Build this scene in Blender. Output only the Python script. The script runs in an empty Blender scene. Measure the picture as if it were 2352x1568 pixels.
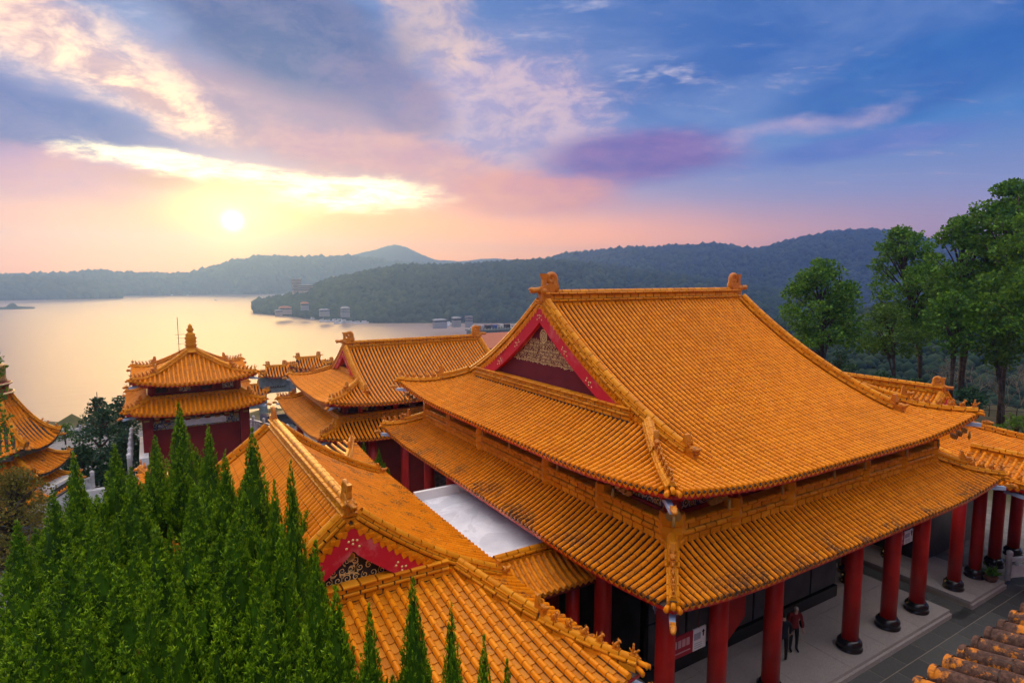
import bpy, bmesh, math, random
import numpy as np
from mathutils import Matrix, Vector, noise as mnoise
random.seed(7); RNG = np.random.default_rng(7)
SC = bpy.context.scene
COL = SC.collection
R = math.radians

# ---------------------------------------------------------------- camera
YAW, PITCH = 0.5455, 0.1073
CAMZ = 12.5
cd = bpy.data.cameras.new('camera'); cam = bpy.data.objects.new('camera', cd); COL.objects.link(cam)
cam.location = (0, 0, CAMZ); cam.rotation_euler = (math.pi/2-PITCH, 0, -YAW)
cd.sensor_width = 36; cd.sensor_fit = 'HORIZONTAL'; cd.lens = 36*1379.9/2352
cd.clip_start = 0.1; cd.clip_end = 60000
SC.camera = cam
CFW = np.array([math.sin(YAW)*math.cos(PITCH), math.cos(YAW)*math.cos(PITCH), -math.sin(PITCH)])
CRT = np.array([math.cos(YAW), -math.sin(YAW), 0.0]); CUP = np.cross(CRT, CFW)
CPOS = np.array([0, 0, CAMZ])

# ---------------------------------------------------------------- node helpers
class X:
    """tiny expression wrapper round a node socket"""
    def __init__(s, g, sock): s.g, s.s = g, sock
    def _b(s, op, o, rev=False):
        n = s.g.nodes.new('ShaderNodeMath'); n.operation = op
        a, b = (o, s) if rev else (s, o)
        for i, v in enumerate((a, b)):
            if isinstance(v, X): s.g.links.new(v.s, n.inputs[i])
            else: n.inputs[i].default_value = v
        return X(s.g, n.outputs[0])
    def __add__(s, o): return s._b('ADD', o)
    __radd__ = __add__
    def __mul__(s, o): return s._b('MULTIPLY', o)
    __rmul__ = __mul__
    def __sub__(s, o): return s._b('SUBTRACT', o)
    def __rsub__(s, o): return s._b('SUBTRACT', o, True)
    def __truediv__(s, o): return s._b('DIVIDE', o)
    def un(s, op):
        n = s.g.nodes.new('ShaderNodeMath'); n.operation = op; s.g.links.new(s.s, n.inputs[0]); return X(s.g, n.outputs[0])
    def pw(s, e): return s._b('POWER', e)
    def mx(s, e): return s._b('MAXIMUM', e)
    def mn(s, e): return s._b('MINIMUM', e)
    def at2(s, o): return s._b('ARCTAN2', o)
    def ss(s, a, b):
        n = s.g.nodes.new('ShaderNodeMapRange'); n.interpolation_type = 'SMOOTHSTEP'
        s.g.links.new(s.s, n.inputs[0]); n.inputs[1].default_value = a; n.inputs[2].default_value = b
        return X(s.g, n.outputs[0])
def lk(g, sock, v):
    if isinstance(v, X): g.links.new(v.s, sock)
    elif isinstance(v, (tuple, list)): sock.default_value = tuple(v)+((1,) if len(v) == 3 and len(sock.default_value) == 4 else ())
    else: sock.default_value = v
def mixc(g, f, a, b, mode='MIX'):
    n = g.nodes.new('ShaderNodeMix'); n.data_type = 'RGBA'; n.blend_type = mode
    lk(g, n.inputs[0], f); lk(g, n.inputs[6], a); lk(g, n.inputs[7], b)
    return X(g, n.outputs[2])
def comb(g, x, y, z):
    n = g.nodes.new('ShaderNodeCombineXYZ')
    for i, v in enumerate((x, y, z)): lk(g, n.inputs[i], v)
    return X(g, n.outputs[0])
def noise(g, vec, scale, detail=4, rough=.55, dist=0, col=False):
    n = g.nodes.new('ShaderNodeTexNoise'); n.inputs['Scale'].default_value = scale; n.inputs['Detail'].default_value = detail
    n.inputs['Roughness'].default_value = rough; n.inputs['Distortion'].default_value = dist
    if vec is not None: lk(g, n.inputs['Vector'], vec)
    return X(g, n.outputs['Color' if col else 'Fac'])
def ramp(g, f, stops, interp='LINEAR'):
    n = g.nodes.new('ShaderNodeValToRGB'); cr = n.color_ramp; cr.interpolation = interp
    while len(cr.elements) < len(stops): cr.elements.new(.5)
    for e, (p, c) in zip(cr.elements, stops): e.position = p; e.color = tuple(c)+(1,) if len(c) == 3 else c
    lk(g, n.inputs[0], f); return X(g, n.outputs[0])
def lin(*c):
    return tuple(((v/255)/12.92 if v/255 <= .04045 else ((v/255+.055)/1.055)**2.4) for v in c)

# ---------------------------------------------------------------- world: sunset sky with clouds
SUN_AZ, SUN_EL = R(-24.6), R(4.7)          # azimuth measured from the heading YAW, clockwise positive
w = bpy.data.worlds.new('World'); SC.world = w; w.use_nodes = True
g = w.node_tree; g.nodes.clear()
tc = g.nodes.new('ShaderNodeTexCoord')
sp = g.nodes.new('ShaderNodeSeparateXYZ'); g.links.new(tc.outputs['Generated'], sp.inputs[0])
dx, dy, dz = (X(g, sp.outputs[i]) for i in range(3))
fwd = dx*math.sin(YAW)+dy*math.cos(YAW); rgt = dx*math.cos(YAW)-dy*math.sin(YAW)
AZ = rgt.at2(fwd)*(180/math.pi)
EL = dz.mx(-1).mn(1).un('ARCSINE')*(180/math.pi)
pl = dz.mx(0.0)+0.10                                                   # cloud sheet seen in perspective
cu, cv = rgt/pl, fwd/pl
cvec = comb(g, cu, cv, 0)
wsep = g.nodes.new('ShaderNodeSeparateXYZ')                            # breaks up cloud outlines
g.links.new(noise(g, comb(g, AZ*.05, EL*.11, 3.1), 1.0, 4, .6, 0, True).s, wsep.inputs[0])
wob, wob2 = X(g, wsep.outputs[0]), X(g, wsep.outputs[1])
def blob(az, el, sa, se, rot=0, soft=1.0, wamp=10.0):
    ca, sa_ = math.cos(R(rot)), math.sin(R(rot))
    a = AZ-az+(wob-.5)*wamp; e = EL-el+(wob2-.5)*(wamp*.55)
    u = (a*ca+e*sa_)*(1/sa); v = (e*ca-a*sa_)*(1/se)
    d2 = u*u+v*v
    return (d2*(-soft)).un('EXPONENT')
def G_(*c): return tuple(v*2.1 for v in lin(*c))
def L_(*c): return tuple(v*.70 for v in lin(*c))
elr = (EL*(1/40)).mx(0).mn(1)
left = ramp(g, elr, [(0, L_(206,154,150)), (.07, L_(222,166,166)), (.17, L_(204,166,200)), (.30, L_(158,158,208)), (.45, L_(118,146,204)), (.7, L_(98,140,205)), (1, L_(98,140,205))])
right = ramp(g, elr, [(0, L_(214,176,186)), (.07, L_(206,176,196)), (.17, L_(156,166,212)), (.30, L_(72,136,208)), (.42, L_(12,98,184)), (.6, L_(10,94,180)), (1, L_(40,104,186))])
colr = mixc(g, AZ.ss(-30, 32), left, right)
# physical sky as the clear-air part of the mix
sky = g.nodes.new('ShaderNodeTexSky'); sky.sky_type = 'NISHITA'; sky.sun_disc = False
sky.sun_elevation = SUN_EL; sky.sun_rotation = YAW+SUN_AZ; sky.altitude = 700; sky.dust_density = 1.5
skc = mixc(g, 1.0, X(g, sky.outputs[0]), (.05, .05, .05), 'MULTIPLY')
colr = mixc(g, .12, colr, skc)
# warm horizon round the sun
warm = blob(-17, 0.5, 28, 4.4, 0, 1.0, 3)
colr = mixc(g, warm*.97, colr, tuple(v*2.5 for v in lin(255,144,30)))
warm2 = blob(6, 1.4, 22, 3.2, 0, 1.0, 3)
colr = mixc(g, warm2*.8, colr, tuple(v*2.3 for v in lin(255,158,44)))
# thin broken high cloud on the cloud sheet, plus an added bright fill overhead
n1 = noise(g, cvec, 1.25, 6, .62, .5); n2 = noise(g, comb(g, cu*.8+4, cv*1.7, 0), 2.6, 6, .66, .3)
n3 = noise(g, comb(g, cu*1.0+11, cv*1.2, 0), 9.0, 2, .6)
overhead_fill = EL.ss(27, 44)  # sky above the view, brightened to add light on the roof slopes
veil_fill = (n1.ss(.40, .68)+overhead_fill*.75).mn(1)
colr = mixc(g, veil_fill*(overhead_fill*.70+.28)*EL.ss(4, 13), colr, mixc(g, overhead_fill, mixc(g, AZ.ss(-25, 30), L_(228,196,206), L_(166,186,224)), (1.36, 1.24, 1.19)))
puffs = n2.ss(.52, .74)*n3.ss(.36, .62)
colr = mixc(g, puffs*.60*EL.ss(5, 12), colr, mixc(g, EL.ss(6, 20), L_(250,212,202), L_(232,222,232)))
# placed cloud masses
n5 = noise(g, comb(g, AZ*.085, EL*.19, 5.5), 1.0, 7, .64, .4)
nt0 = n2*.4+n5*.6
n6 = noise(g, comb(g, AZ*.30, EL*1.15, 1.7), 1.0, 6, .68, .3); fine = n6.ss(.36, .62); n7 = noise(g, comb(g, AZ*.26+3, EL*.48, 8.2), 1.0, 7, .66, .35); mott = n7.ss(.38, .62); nt = nt0*.55+n7*.45
def rag(m, amp=.9, lo=.20, hi=.74, n=None): return (m+((n or nt)-.5)*amp).ss(lo, hi)
def over(m, c, s=1.0):
    global colr
    colr = mixc(g, m*s, colr, c)
tex = nt.ss(.36, .64)
def two(a, b): return mixc(g, tex, a, b)
over(rag(blob(-1, 14, 12, 6, -10, 1.0, 8), 1.5), mixc(g, mott*.7+tex*.3, L_(176,160,202), L_(246,208,206)), .75)           # pinkish broken cloud, centre
over(rag(blob(-8, 21.5, 5, 4, -30, 1.0, 7), 1.6), mixc(g, mott, L_(190,168,190), L_(255,214,190)), .6)
over(rag(blob(-18, 13.0, 14, 4.6, -14, 1.0, 8), 1.0), two(L_(176,138,164), L_(206,158,168)), .85)      # mauve underside
over(rag(blob(-20.5, 20.0, 13, 4.8, -16, 1.0, 8), 1.0), mixc(g, mott*.5+tex*.5, L_(56,84,148), L_(112,114,160)), .95)         # slate bank, upper left
over(rag(blob(-11, 15.4, 7, 2.8, -18, 1.0, 8), 1.4), two(L_(104,104,160), L_(150,126,166)), .7)
over(rag(blob(-39, 11.4, 12, 3.2, -4, 1.0, 6), .8), mixc(g, mott*.5+tex*.5, L_(50,90,170), L_(112,116,176)), .95)         # blue bank, far left
over(rag(blob(-36, 7.4, 13, 2.2, -2, 1.0, 6), .9), two(L_(184,142,196), L_(236,166,176)), .8)
over(rag(blob(-12, 10.6, 14, 2.0, -6, 1.0, 7), 1.3), two(L_(214,146,170), L_(250,186,168)), .75)
over(rag(blob(-37, 17.4, 12, 3.0, -17, 1.0, 7), 1.3, .2, 1.0), mixc(g, mott*.6+tex*.4, L_(222,178,180), tuple(v*1.35 for v in lin(255,212,166))), .92)     # sunlit streak
over(rag(blob(-29, 13.8, 6.5, 1.9, -22, 1.0, 6), 1.4, .2, 1.0), mixc(g, mott, L_(232,180,170), tuple(v*1.35 for v in lin(255,206,158))), .9)
over(rag(blob(11.5, 10.6, 10, 2.5, 2, 1.0, 4), .7), mixc(g, fine*.4+tex*.6, L_(108,90,170), L_(156,114,174)), .93)        # mauve bank right of centre
over(rag(blob(1, 7.6, 10, 2.0, 0, 1.0, 6), 1.0), two(L_(216,136,166), L_(250,168,150)), .85)
over(rag(blob(32, 14.6, 12, 3.0, 6, 1.0, 6), .9), two(L_(22,92,174), L_(44,112,184)), .8)
over(rag(blob(29, 10.2, 9, 1.1, 4, 1.0, 5), 1.0), two(L_(84,118,196), L_(120,136,202)), .8)
over(rag(blob(24, 12.0, 9, 1.2, 6, 1.0, 9), 1.9, .3, 1.1), two(L_(180,170,210), L_(236,200,208)), .6)
# glow of the veiled sun
over(blob(-18, 4.0, 19, 3.8, 0, 1.0, 7), tuple(v*1.55 for v in lin(255,164,52)), .85)
over(rag(blob(-22, 7.3, 13, 1.0, -2, 1.0, 5), 1.3), L_(244,170,128), .75)
over(rag(blob(-14.2, 7.2, 7.5, 1.7, 2, 1.0, 5), 1.2)*(fine*.75+.25), G_(255,246,176), 1.0)
over(rag(blob(-27, 8.9, 9, 1.1, -4, 1.0, 4), 1.3)*(fine*.85+.12), G_(255,236,170), 1.0)
over(blob(-23.5, 5.4, 5.0, 1.8, 0, 1.0, 5), tuple(v*1.8 for v in lin(255,222,110)), 1.0)
sund = (dx*(math.sin(YAW+SUN_AZ)*math.cos(SUN_EL))+dy*(math.cos(YAW+SUN_AZ)*math.cos(SUN_EL))+dz*math.sin(SUN_EL)).mx(0)
disc = ((sund-1)*16000).un('EXPONENT')
halo = ((sund-1)*600).un('EXPONENT')
hot = mixc(g, 1.0, mixc(g, disc, (0, 0, 0), (5, 4, 2.4)), mixc(g, halo, (0, 0, 0), (.55, .42, .12)), 'ADD')
colr = mixc(g, 1.0, colr, hot, 'ADD')
colr = mixc(g, EL.ss(-1.5, -12), colr, L_(120,110,120))
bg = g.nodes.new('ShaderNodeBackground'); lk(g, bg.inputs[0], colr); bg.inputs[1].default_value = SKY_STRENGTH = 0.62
w.cycles.sampling_method = 'MANUAL'; w.cycles.sample_map_resolution = 512
wo = g.nodes.new('ShaderNodeOutputWorld'); g.links.new(bg.outputs[0], wo.inputs[0])

sl = bpy.data.lights.new('sun', 'SUN'); sl.energy = 1.5; sl.angle = R(32); sl.color = (1, .60, .15)
sun = bpy.data.objects.new('sun', sl); COL.objects.link(sun)
sd = Vector((math.sin(YAW+SUN_AZ)*math.cos(SUN_EL), math.cos(YAW+SUN_AZ)*math.cos(SUN_EL), math.sin(SUN_EL)))
sun.rotation_euler = sd.to_track_quat('Z', 'Y').to_euler()
vs = SC.view_settings; vs.view_transform = 'Standard'; vs.look = 'None'; vs.gamma = 1; vs.use_curve_mapping = False
vs.exposure = 1.24
SC.cycles.use_denoising = True; SC.cycles.use_adaptive_sampling = True; SC.cycles.adaptive_threshold = .03
SC.cycles.max_bounces = 4; SC.cycles.diffuse_bounces = 3; SC.cycles.glossy_bounces = 2; SC.cycles.transmission_bounces = 2; SC.cycles.volume_bounces = 1; SC.cycles.transparent_max_bounces = 6

# ---------------------------------------------------------------- mesh helpers
class MB:
    """collects faces for one mesh"""
    def __init__(s): s.v, s.f, s.sm, s.mi = [], [], [], []
    def add(s, V, F, smooth=False, mi=0):
        o = len(s.v); s.v.extend([tuple(map(float, p)) for p in V])
        for f in F: s.f.append(tuple(i+o for i in f)); s.sm.append(smooth); s.mi.append(mi)
        return s
    def box(s, c, d, M=None, mi=0, taper=1.0):
        x, y, z = (q/2 for q in d); V = []
        for sz in (-1, 1):
            t = taper if sz > 0 else 1
            for sx, sy in ((-1, -1), (1, -1), (1, 1), (-1, 1)): V.append((c[0]+sx*x*t, c[1]+sy*y*t, c[2]+sz*z))
        if M is not None: V = [tuple(M @ Vector(p)) for p in V]
        return s.add(V, [(3, 2, 1, 0), (4, 5, 6, 7), (0, 1, 5, 4), (1, 2, 6, 5), (2, 3, 7, 6), (3, 0, 4, 7)], False, mi)
    def ell(s, c, r, M=None, nu=8, nv=5, mi=0):
        V, F = [], []
        for j in range(nv+1):
            th = math.pi*j/nv
            for i in range(nu):
                ph = 2*math.pi*i/nu; V.append((c[0]+r[0]*math.sin(th)*math.cos(ph), c[1]+r[1]*math.sin(th)*math.sin(ph), c[2]+r[2]*math.cos(th)))
        for j in range(nv):
            for i in range(nu):
                a, b = j*nu+i, j*nu+(i+1) % nu; F.append((a, a+nu, b+nu, b))
        if M is not None: V = [tuple(M @ Vector(p)) for p in V]
        return s.add(V, F, True, mi)
    def tube(s, path, rad, n=6, flat=1.0, cap=True, mi=0, smooth=True, up=(0, 0, 1)):
        P = [Vector(p) for p in path]; V, F = [], []
        if not hasattr(rad, '__len__'): rad = [rad]*len(P)
        for k, p in enumerate(P):
            t = (P[min(k+1, len(P)-1)]-P[max(k-1, 0)]).normalized()
            u = Vector(up); 
            if abs(u.dot(t)) > .98: u = Vector((0, 1, 0)) if abs(t.y) < .9 else Vector((1, 0, 0))
            sd_ = t.cross(u).normalized(); u = sd_.cross(t)
            for i in range(n):
                a = 2*math.pi*(i+.5)/n
                V.append(tuple(p+sd_*(rad[k]*flat*math.cos(a))+u*(rad[k]*math.sin(a))))
        for k in range(len(P)-1):
            for i in range(n):
                a, b = k*n+i, k*n+(i+1) % n; F.append((a, b, b+n, a+n))
        if cap: F.append(tuple(reversed(range(n)))); F.append(tuple(range((len(P)-1)*n, len(P)*n)))
        return s.add(V, F, smooth, mi)
    def lathe(s, prof, c=(0, 0, 0), n=16, mi=0, smooth=True):
        V, F = [], []
        for r, z in prof:
            for i in range(n):
                a = 2*math.pi*i/n; V.append((c[0]+r*math.cos(a), c[1]+r*math.sin(a), c[2]+z))
        for k in range(len(prof)-1):
            for i in range(n):
                a, b = k*n+i, k*n+(i+1) % n; F.append((a, b, b+n, a+n))
        F.append(tuple(reversed(range(n)))); F.append(tuple(range((len(prof)-1)*n, len(prof)*n)))
        return s.add(V, F, smooth, mi)
    def prism(s, outline, d0, d1, axes=(0, 2, 1), mi=0, M=None):
        """outline in (axes[0],axes[1]) extruded along axes[2] from d0 to d1"""
        V = []; n = len(outline)
        for d in (d0, d1):
            for p in outline:
                q = [0, 0, 0]; q[axes[0]] = p[0]; q[axes[1]] = p[1]; q[axes[2]] = d; V.append(tuple(q))
        if M is not None: V = [tuple(M @ Vector(p)) for p in V]
        F = [tuple(range(n)), tuple(reversed(range(n, 2*n)))]
        for i in range(n): F.append((i, i+n, (i+1) % n+n, (i+1) % n))
        return s.add(V, F, False, mi)
    def grid(s, rows, smooth=True, mi=0):
        nr, nc = len(rows), len(rows[0]); V = [p for r in rows for p in r]
        F = [(i*nc+j, i*nc+j+1, (i+1)*nc+j+1, (i+1)*nc+j) for i in range(nr-1) for j in range(nc-1)]
        return s.add(V, F, smooth, mi)
    def mesh(s, name, off=(0, 0, 0), fix=True):
        me = bpy.data.meshes.new(name)
        V = np.array(s.v, float).reshape(-1, 3)-np.array(off)
        me.from_pydata(V.tolist(), [], s.f); me.polygons.foreach_set('use_smooth', s.sm)
        if any(s.mi): me.polygons.foreach_set('material_index', s.mi)
        if fix:
            bm = bmesh.new(); bm.from_mesh(me); bmesh.ops.recalc_face_normals(bm, faces=bm.faces); bm.to_mesh(me); bm.free()
        me.update(); return me
def link(o, parent=None):
    COL.objects.link(o)
    if parent is not None: o.parent = parent
    return o
BASE = {}
def thing(name, label, cat, base=(0, 0, 0), group=None):
    o = bpy.data.objects.new(name, None); o.empty_display_size = .3; o.location = base; COL.objects.link(o)
    o['label'] = label; o['category'] = cat
    if group: o['group'] = group
    BASE[o] = np.array(base, float); return o
def tag(o, label, cat, group=None):
    o['label'] = label; o['category'] = cat
    if group: o['group'] = group
    return o
def part(name, mb, mat, parent, label=None, kind=None, fix=True):
    """mesh given in world coordinates, parented below a thing (or a part of it)"""
    root = parent
    while root is not None and root.parent is not None: root = root.parent
    me = mb.mesh(name, BASE.get(root, (0, 0, 0)), fix)
    for m in (mat if isinstance(mat, (list, tuple)) else [mat]): me.materials.append(m)
    o = link(bpy.data.objects.new(name, me), parent)
    if label: o['label'] = label
    if kind: o['kind'] = kind
    return o
def solo(name, mb, mat, label, cat, base=(0, 0, 0), group=None, fix=True):
    me = mb.mesh(name, base, fix)
    for m in (mat if isinstance(mat, (list, tuple)) else [mat]): me.materials.append(m)
    o = link(bpy.data.objects.new(name, me)); o.location = base; tag(o, label, cat, group); BASE[o] = np.array(base, float); return o
def struct(name, mb, mat, kind='structure', fix=True):
    me = mb.mesh(name, (0, 0, 0), fix)
    for m in (mat if isinstance(mat, (list, tuple)) else [mat]): me.materials.append(m)
    o = link(bpy.data.objects.new(name, me)); o['kind'] = kind; return o
def raw_mesh(name, V, loops, starts, totals, smooth, mat):
    me = bpy.data.meshes.new(name); me.vertices.add(len(V)); me.vertices.foreach_set('co', np.ascontiguousarray(V, np.float32).ravel())
    me.loops.add(len(loops)); me.loops.foreach_set('vertex_index', np.ascontiguousarray(loops, np.int32))
    me.polygons.add(len(starts)); me.polygons.foreach_set('loop_start', np.ascontiguousarray(starts, np.int32))
    try: me.polygons.foreach_set('loop_total', np.ascontiguousarray(totals, np.int32))
    except Exception: pass
    me.polygons.foreach_set('use_smooth', np.ascontiguousarray(smooth, bool))
    me.materials.append(mat); me.update(calc_edges=True); return me
def merge_mesh(name, mb, Ms, mat):
    """many transformed copies of mb in one mesh; Ms (n,3,4)"""
    V = np.array(mb.v); n, nv = len(Ms), len(mb.v)
    W = np.einsum('nij,vj->nvi', Ms[:, :, :3], V)+Ms[:, None, :, 3]
    lp = np.concatenate([np.array(f) for f in mb.f]); tot = np.array([len(f) for f in mb.f]); st = np.concatenate([[0], np.cumsum(tot)[:-1]])
    L = (lp[None, :]+np.arange(n)[:, None]*nv).ravel(); S = (st[None, :]+np.arange(n)[:, None]*len(lp)).ravel()
    return raw_mesh(name, W.reshape(-1, 3), L, S, np.tile(tot, n), np.tile(np.array(mb.sm), n), mat)

DECKS = []          # big roof sheets, used to see which pieces the camera can reach
PENDING = []
def place(parent, name, proto, Ms, mat, limit=300, rest=None, minpx=9.0):
    if len(Ms): PENDING.append((parent, name, proto, np.array(Ms), mat, limit, rest or name+'_field', minpx))
def flush_pieces():
    from mathutils.bvhtree import BVHTree
    V, F = [], []
    for mb in DECKS:
        o = len(V); V.extend(mb.v); F.extend([tuple(i+o for i in f) for f in mb.f])
    bvh = BVHTree.FromPolygons(V, F) if F else None
    groups = {}
    for p in PENDING: groups.setdefault((p[0], p[1]), []).append(p)
    for (parent, name), lst in groups.items():
        root = parent
        while root.parent is not None: root = root.parent
        base = BASE.get(root, np.zeros(3)); cand = []
        for gi, (_, _, proto, Ms, mat, limit, rest, minpx) in enumerate(lst):
            ctr = Ms[:, :, 3]+Ms[:, :, 1]*.5; d = ctr-CPOS; dep = d@CFW
            u = (d@CRT)/np.maximum(dep, .1); v = (d@CUP)/np.maximum(dep, .1)
            size = np.linalg.norm(Ms[:, :, 1], axis=1)*1502/np.maximum(dep, .1)
            nrm = Ms[:, :, 2]/np.maximum(np.linalg.norm(Ms[:, :, 2], axis=1, keepdims=True), 1e-9)
            fac = np.einsum('ni,ni->n', nrm, -d)/np.linalg.norm(d, axis=1)
            ok = (dep > .5) & (abs(u) < .86) & (abs(v) < .575) & (size > minpx) & (fac > -.35)
            for i in np.nonzero(ok)[0]: cand.append((size[i]*(1 if fac[i] > .1 else .6), gi, i, ctr[i], nrm[i]))
        cand.sort(key=lambda t: -t[0]); chosen = [set() for _ in lst]; left = lst[0][5]
        for sc, gi, i, c_, n_ in cand:
            if left <= 0: break
            if bvh is not None:
                o_ = Vector(c_)+Vector(n_)*.16+Vector((0, 0, .05)); dv = Vector(CPOS)-o_
                hit = bvh.ray_cast(o_, dv.normalized(), dv.length)
                if hit[0] is not None: continue
            chosen[gi].add(int(i)); left -= 1
        for gi, (_, _, proto, Ms, mat, limit, rest, minpx) in enumerate(lst):
            keep = sorted(chosen[gi])
            if keep:
                me = proto.mesh(name, fix=False); me.materials.append(mat)
                for i in keep:
                    o = bpy.data.objects.new(name, me); o.parent = parent
                    M = np.eye(4); M[:3, :] = Ms[i]; M[:3, 3] -= base
                    o.matrix_basis = Matrix(M.tolist()); COL.objects.link(o)
            mask = np.ones(len(Ms), bool); mask[keep] = False
            if mask.any():
                M2 = Ms[mask].copy(); M2[:, :, 3] -= base
                o = link(bpy.data.objects.new(rest, merge_mesh(rest, proto, M2, mat)), parent); o['kind'] = 'stuff'
    PENDING.clear()

# ---------------------------------------------------------------- materials
def mat(name, col=(.5, .5, .5), rough=.6, metal=0, spec=.5, build=None, bump=None, coat=0, tint=None):
    m = bpy.data.materials.new(name); m.use_nodes = True; g = m.node_tree
    b = g.nodes['Principled BSDF']; b.inputs['Roughness'].default_value = rough; b.inputs['Metallic'].default_value = metal
    b.inputs['Specular IOR Level'].default_value = spec; b.inputs['Coat Weight'].default_value = coat
    b.inputs['Base Color'].default_value = tuple(col)+(1,)
    if tint: b.inputs['Specular Tint'].default_value = tuple(tint)+(1,)
    geo = g.nodes.new('ShaderNodeNewGeometry'); pos = X(g, geo.outputs['Position'])
    if build:
        r = build(g, pos, geo, b)
        if r is not None: lk(g, b.inputs['Base Color'], r)
    if bump:
        sc_, st_, d_ = bump
        bn = g.nodes.new('ShaderNodeBump'); bn.inputs['Strength'].default_value = st_; bn.inputs['Distance'].default_value = d_
        g.links.new(noise(g, pos, sc_, 3, .6).s, bn.inputs['Height']); g.links.new(bn.outputs[0], b.inputs['Normal'])
    return m
def rnd(g, geo):
    oi = g.nodes.new('ShaderNodeObjectInfo')
    return (X(g, geo.outputs['Random Per Island'])+X(g, oi.outputs['Random'])).un('FRACT')
def simple(c1, c2, sc=3, det=4, lo=.35, hi=.65):
    return lambda g, pos, geo, b: mixc(g, noise(g, pos, sc, det).ss(lo, hi), c1, c2)
def glazed(c1, c2, c3, stain=(.045, .028, .030), s_lo=.71, s_hi=.84, sscale=1.3, samt=.8):
    def f(g, pos, geo, b):
        r = rnd(g, geo)
        c = ramp(g, r, [(0, c1), (.45, c2), (1, c3)])
        c = mixc(g, noise(g, pos, 2.2, 3).ss(.3, .7)*.35, c, c1)
        c = mixc(g, noise(g, pos, .45, 4, .65).ss(.45, .75)*.32, c, tuple(v*.70 for v in c1))
        st = (noise(g, pos, sscale, 5, .7)+ (r-.5)*.14).ss(s_lo, s_hi)*noise(g, pos, 17, 3, .7).ss(.36, .58)
        return mixc(g, st*samt, c, stain)
    return f
OR1, OR2, OR3 = (.73, .208, .004), (.84, .256, .006), (.92, .305, .010)
TN = (1, .62, .22)
M_TILE = mat('glazed_orange_tile', rough=.28, spec=.42, tint=TN, build=glazed(OR1, OR2, OR3))
M_TILEW = mat('weathered_orange_tile', rough=.40, spec=.3, tint=TN, build=glazed(OR1, OR2, OR3, s_lo=.56, s_hi=.70, sscale=2.0))
def lowtile(g, pos, geo, b):
    c = glazed(OR1, OR2, OR3)(g, pos, geo, b)
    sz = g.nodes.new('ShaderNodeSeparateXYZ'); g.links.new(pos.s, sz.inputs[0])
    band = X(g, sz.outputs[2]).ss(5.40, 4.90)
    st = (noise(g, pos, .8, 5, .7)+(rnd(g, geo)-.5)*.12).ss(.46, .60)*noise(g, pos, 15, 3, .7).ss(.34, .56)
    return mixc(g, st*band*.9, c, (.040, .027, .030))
M_TILEL = mat('soot_stained_orange_tile', rough=.34, spec=.4, tint=TN, build=lowtile)
M_PAN = mat('gap_shade_pan_tile', rough=.45, spec=.25, build=glazed((.026, .011, .005), (.038, .014, .005), (.055, .02, .006), s_lo=.56, s_hi=.72))  # near-black pans: shade of the gaps between barrel rows put into the colour
M_RIDGE = mat('orange_ridge_tile', rough=.36, spec=.3, tint=TN, build=glazed((.60, .19, .006), (.70, .25, .009), (.82, .32, .016), s_lo=.64, s_hi=.8))
M_ORN = mat('orange_glazed_ornament', rough=.38, spec=.45, build=glazed((.58, .18, .006), (.66, .22, .008), (.74, .27, .012), s_lo=.56, s_hi=.74, sscale=3), bump=(22, .7, .03))
M_MORTAR = mat('dark_mortar', rough=.9, spec=.2, build=simple((.045, .033, .030), (.10, .07, .055), 9))
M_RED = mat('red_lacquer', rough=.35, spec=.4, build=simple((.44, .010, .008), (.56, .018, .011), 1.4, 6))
M_REDW = mat('red_painted_board', rough=.6, spec=.3, build=lambda g, pos, geo, b: mixc(g, noise(g, pos, 1.6, 5, .7).ss(.52, .72)*.55, (.60, .012, .032), (.66, .20, .21)))
M_MAROON = mat('maroon_plaster', rough=.8, spec=.2, build=simple((.125, .014, .022), (.15, .018, .027), 1.5))
M_DKRED = mat('dark_red_wall', rough=.6, spec=.3, build=simple((.17, .008, .010), (.22, .012, .013), 1.2))
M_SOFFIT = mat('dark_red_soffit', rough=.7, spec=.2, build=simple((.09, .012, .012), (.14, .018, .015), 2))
M_GOLD = mat('gold_leaf_paint', (.86, .64, .27), rough=.5, metal=.0, spec=.3)
M_PANL = mat('light_orange_pan_tile', rough=.45, spec=.25, build=glazed((.52, .17, .006), (.62, .22, .009), (.70, .26, .014), s_lo=.60, s_hi=.74))
M_GILT = mat('dull_gilding', (.34, .19, .04), rough=.5, metal=.2)
M_BLACK = mat('black_stone', (.012, .012, .014), rough=.22, spec=.5)
M_STONEDK = mat('dark_slate_panel', rough=.35, spec=.5, build=simple((.030, .030, .036), (.060, .060, .068), 1.4, 5))
def granite(g, pos, geo, b):
    c = mixc(g, noise(g, pos, 55, 2, .7).ss(.42, .58), (.24, .215, .205), (.50, .455, .43))
    return mixc(g, noise(g, pos, .8, 4).ss(.35, .7)*.5, c, (.32, .29, .28))
M_GRAN = mat('speckled_granite', rough=.5, spec=.4, build=granite)
M_PAVE = mat('grey_paving_slab', rough=.75, spec=.3, build=lambda g, pos, geo, b: mixc(g, noise(g, pos, 30, 3, .7).ss(.4, .62)*.5, mixc(g, rnd(g, geo), (.075, .078, .076), (.125, .128, .122)), (.055, .058, .05)))
M_JOINT = mat('pale_joint_mortar', (.30, .27, .22), rough=.9)
def whiteroof(g, pos, geo, b):
    c = mixc(g, noise(g, pos, .9, 5, .65).ss(.35, .7), (.90, .92, .95), (.70, .72, .77))
    c = mixc(g, noise(g, pos, .35, 3, .6, 1.5).ss(.52, .56)*.35, c, (.50, .50, .54))
    return mixc(g, noise(g, pos, 6, 5, .75).ss(.66, .74), c, (.22, .20, .19))
M_WROOF = mat('white_roof_paint', rough=.6, spec=.3, build=whiteroof)
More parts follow.
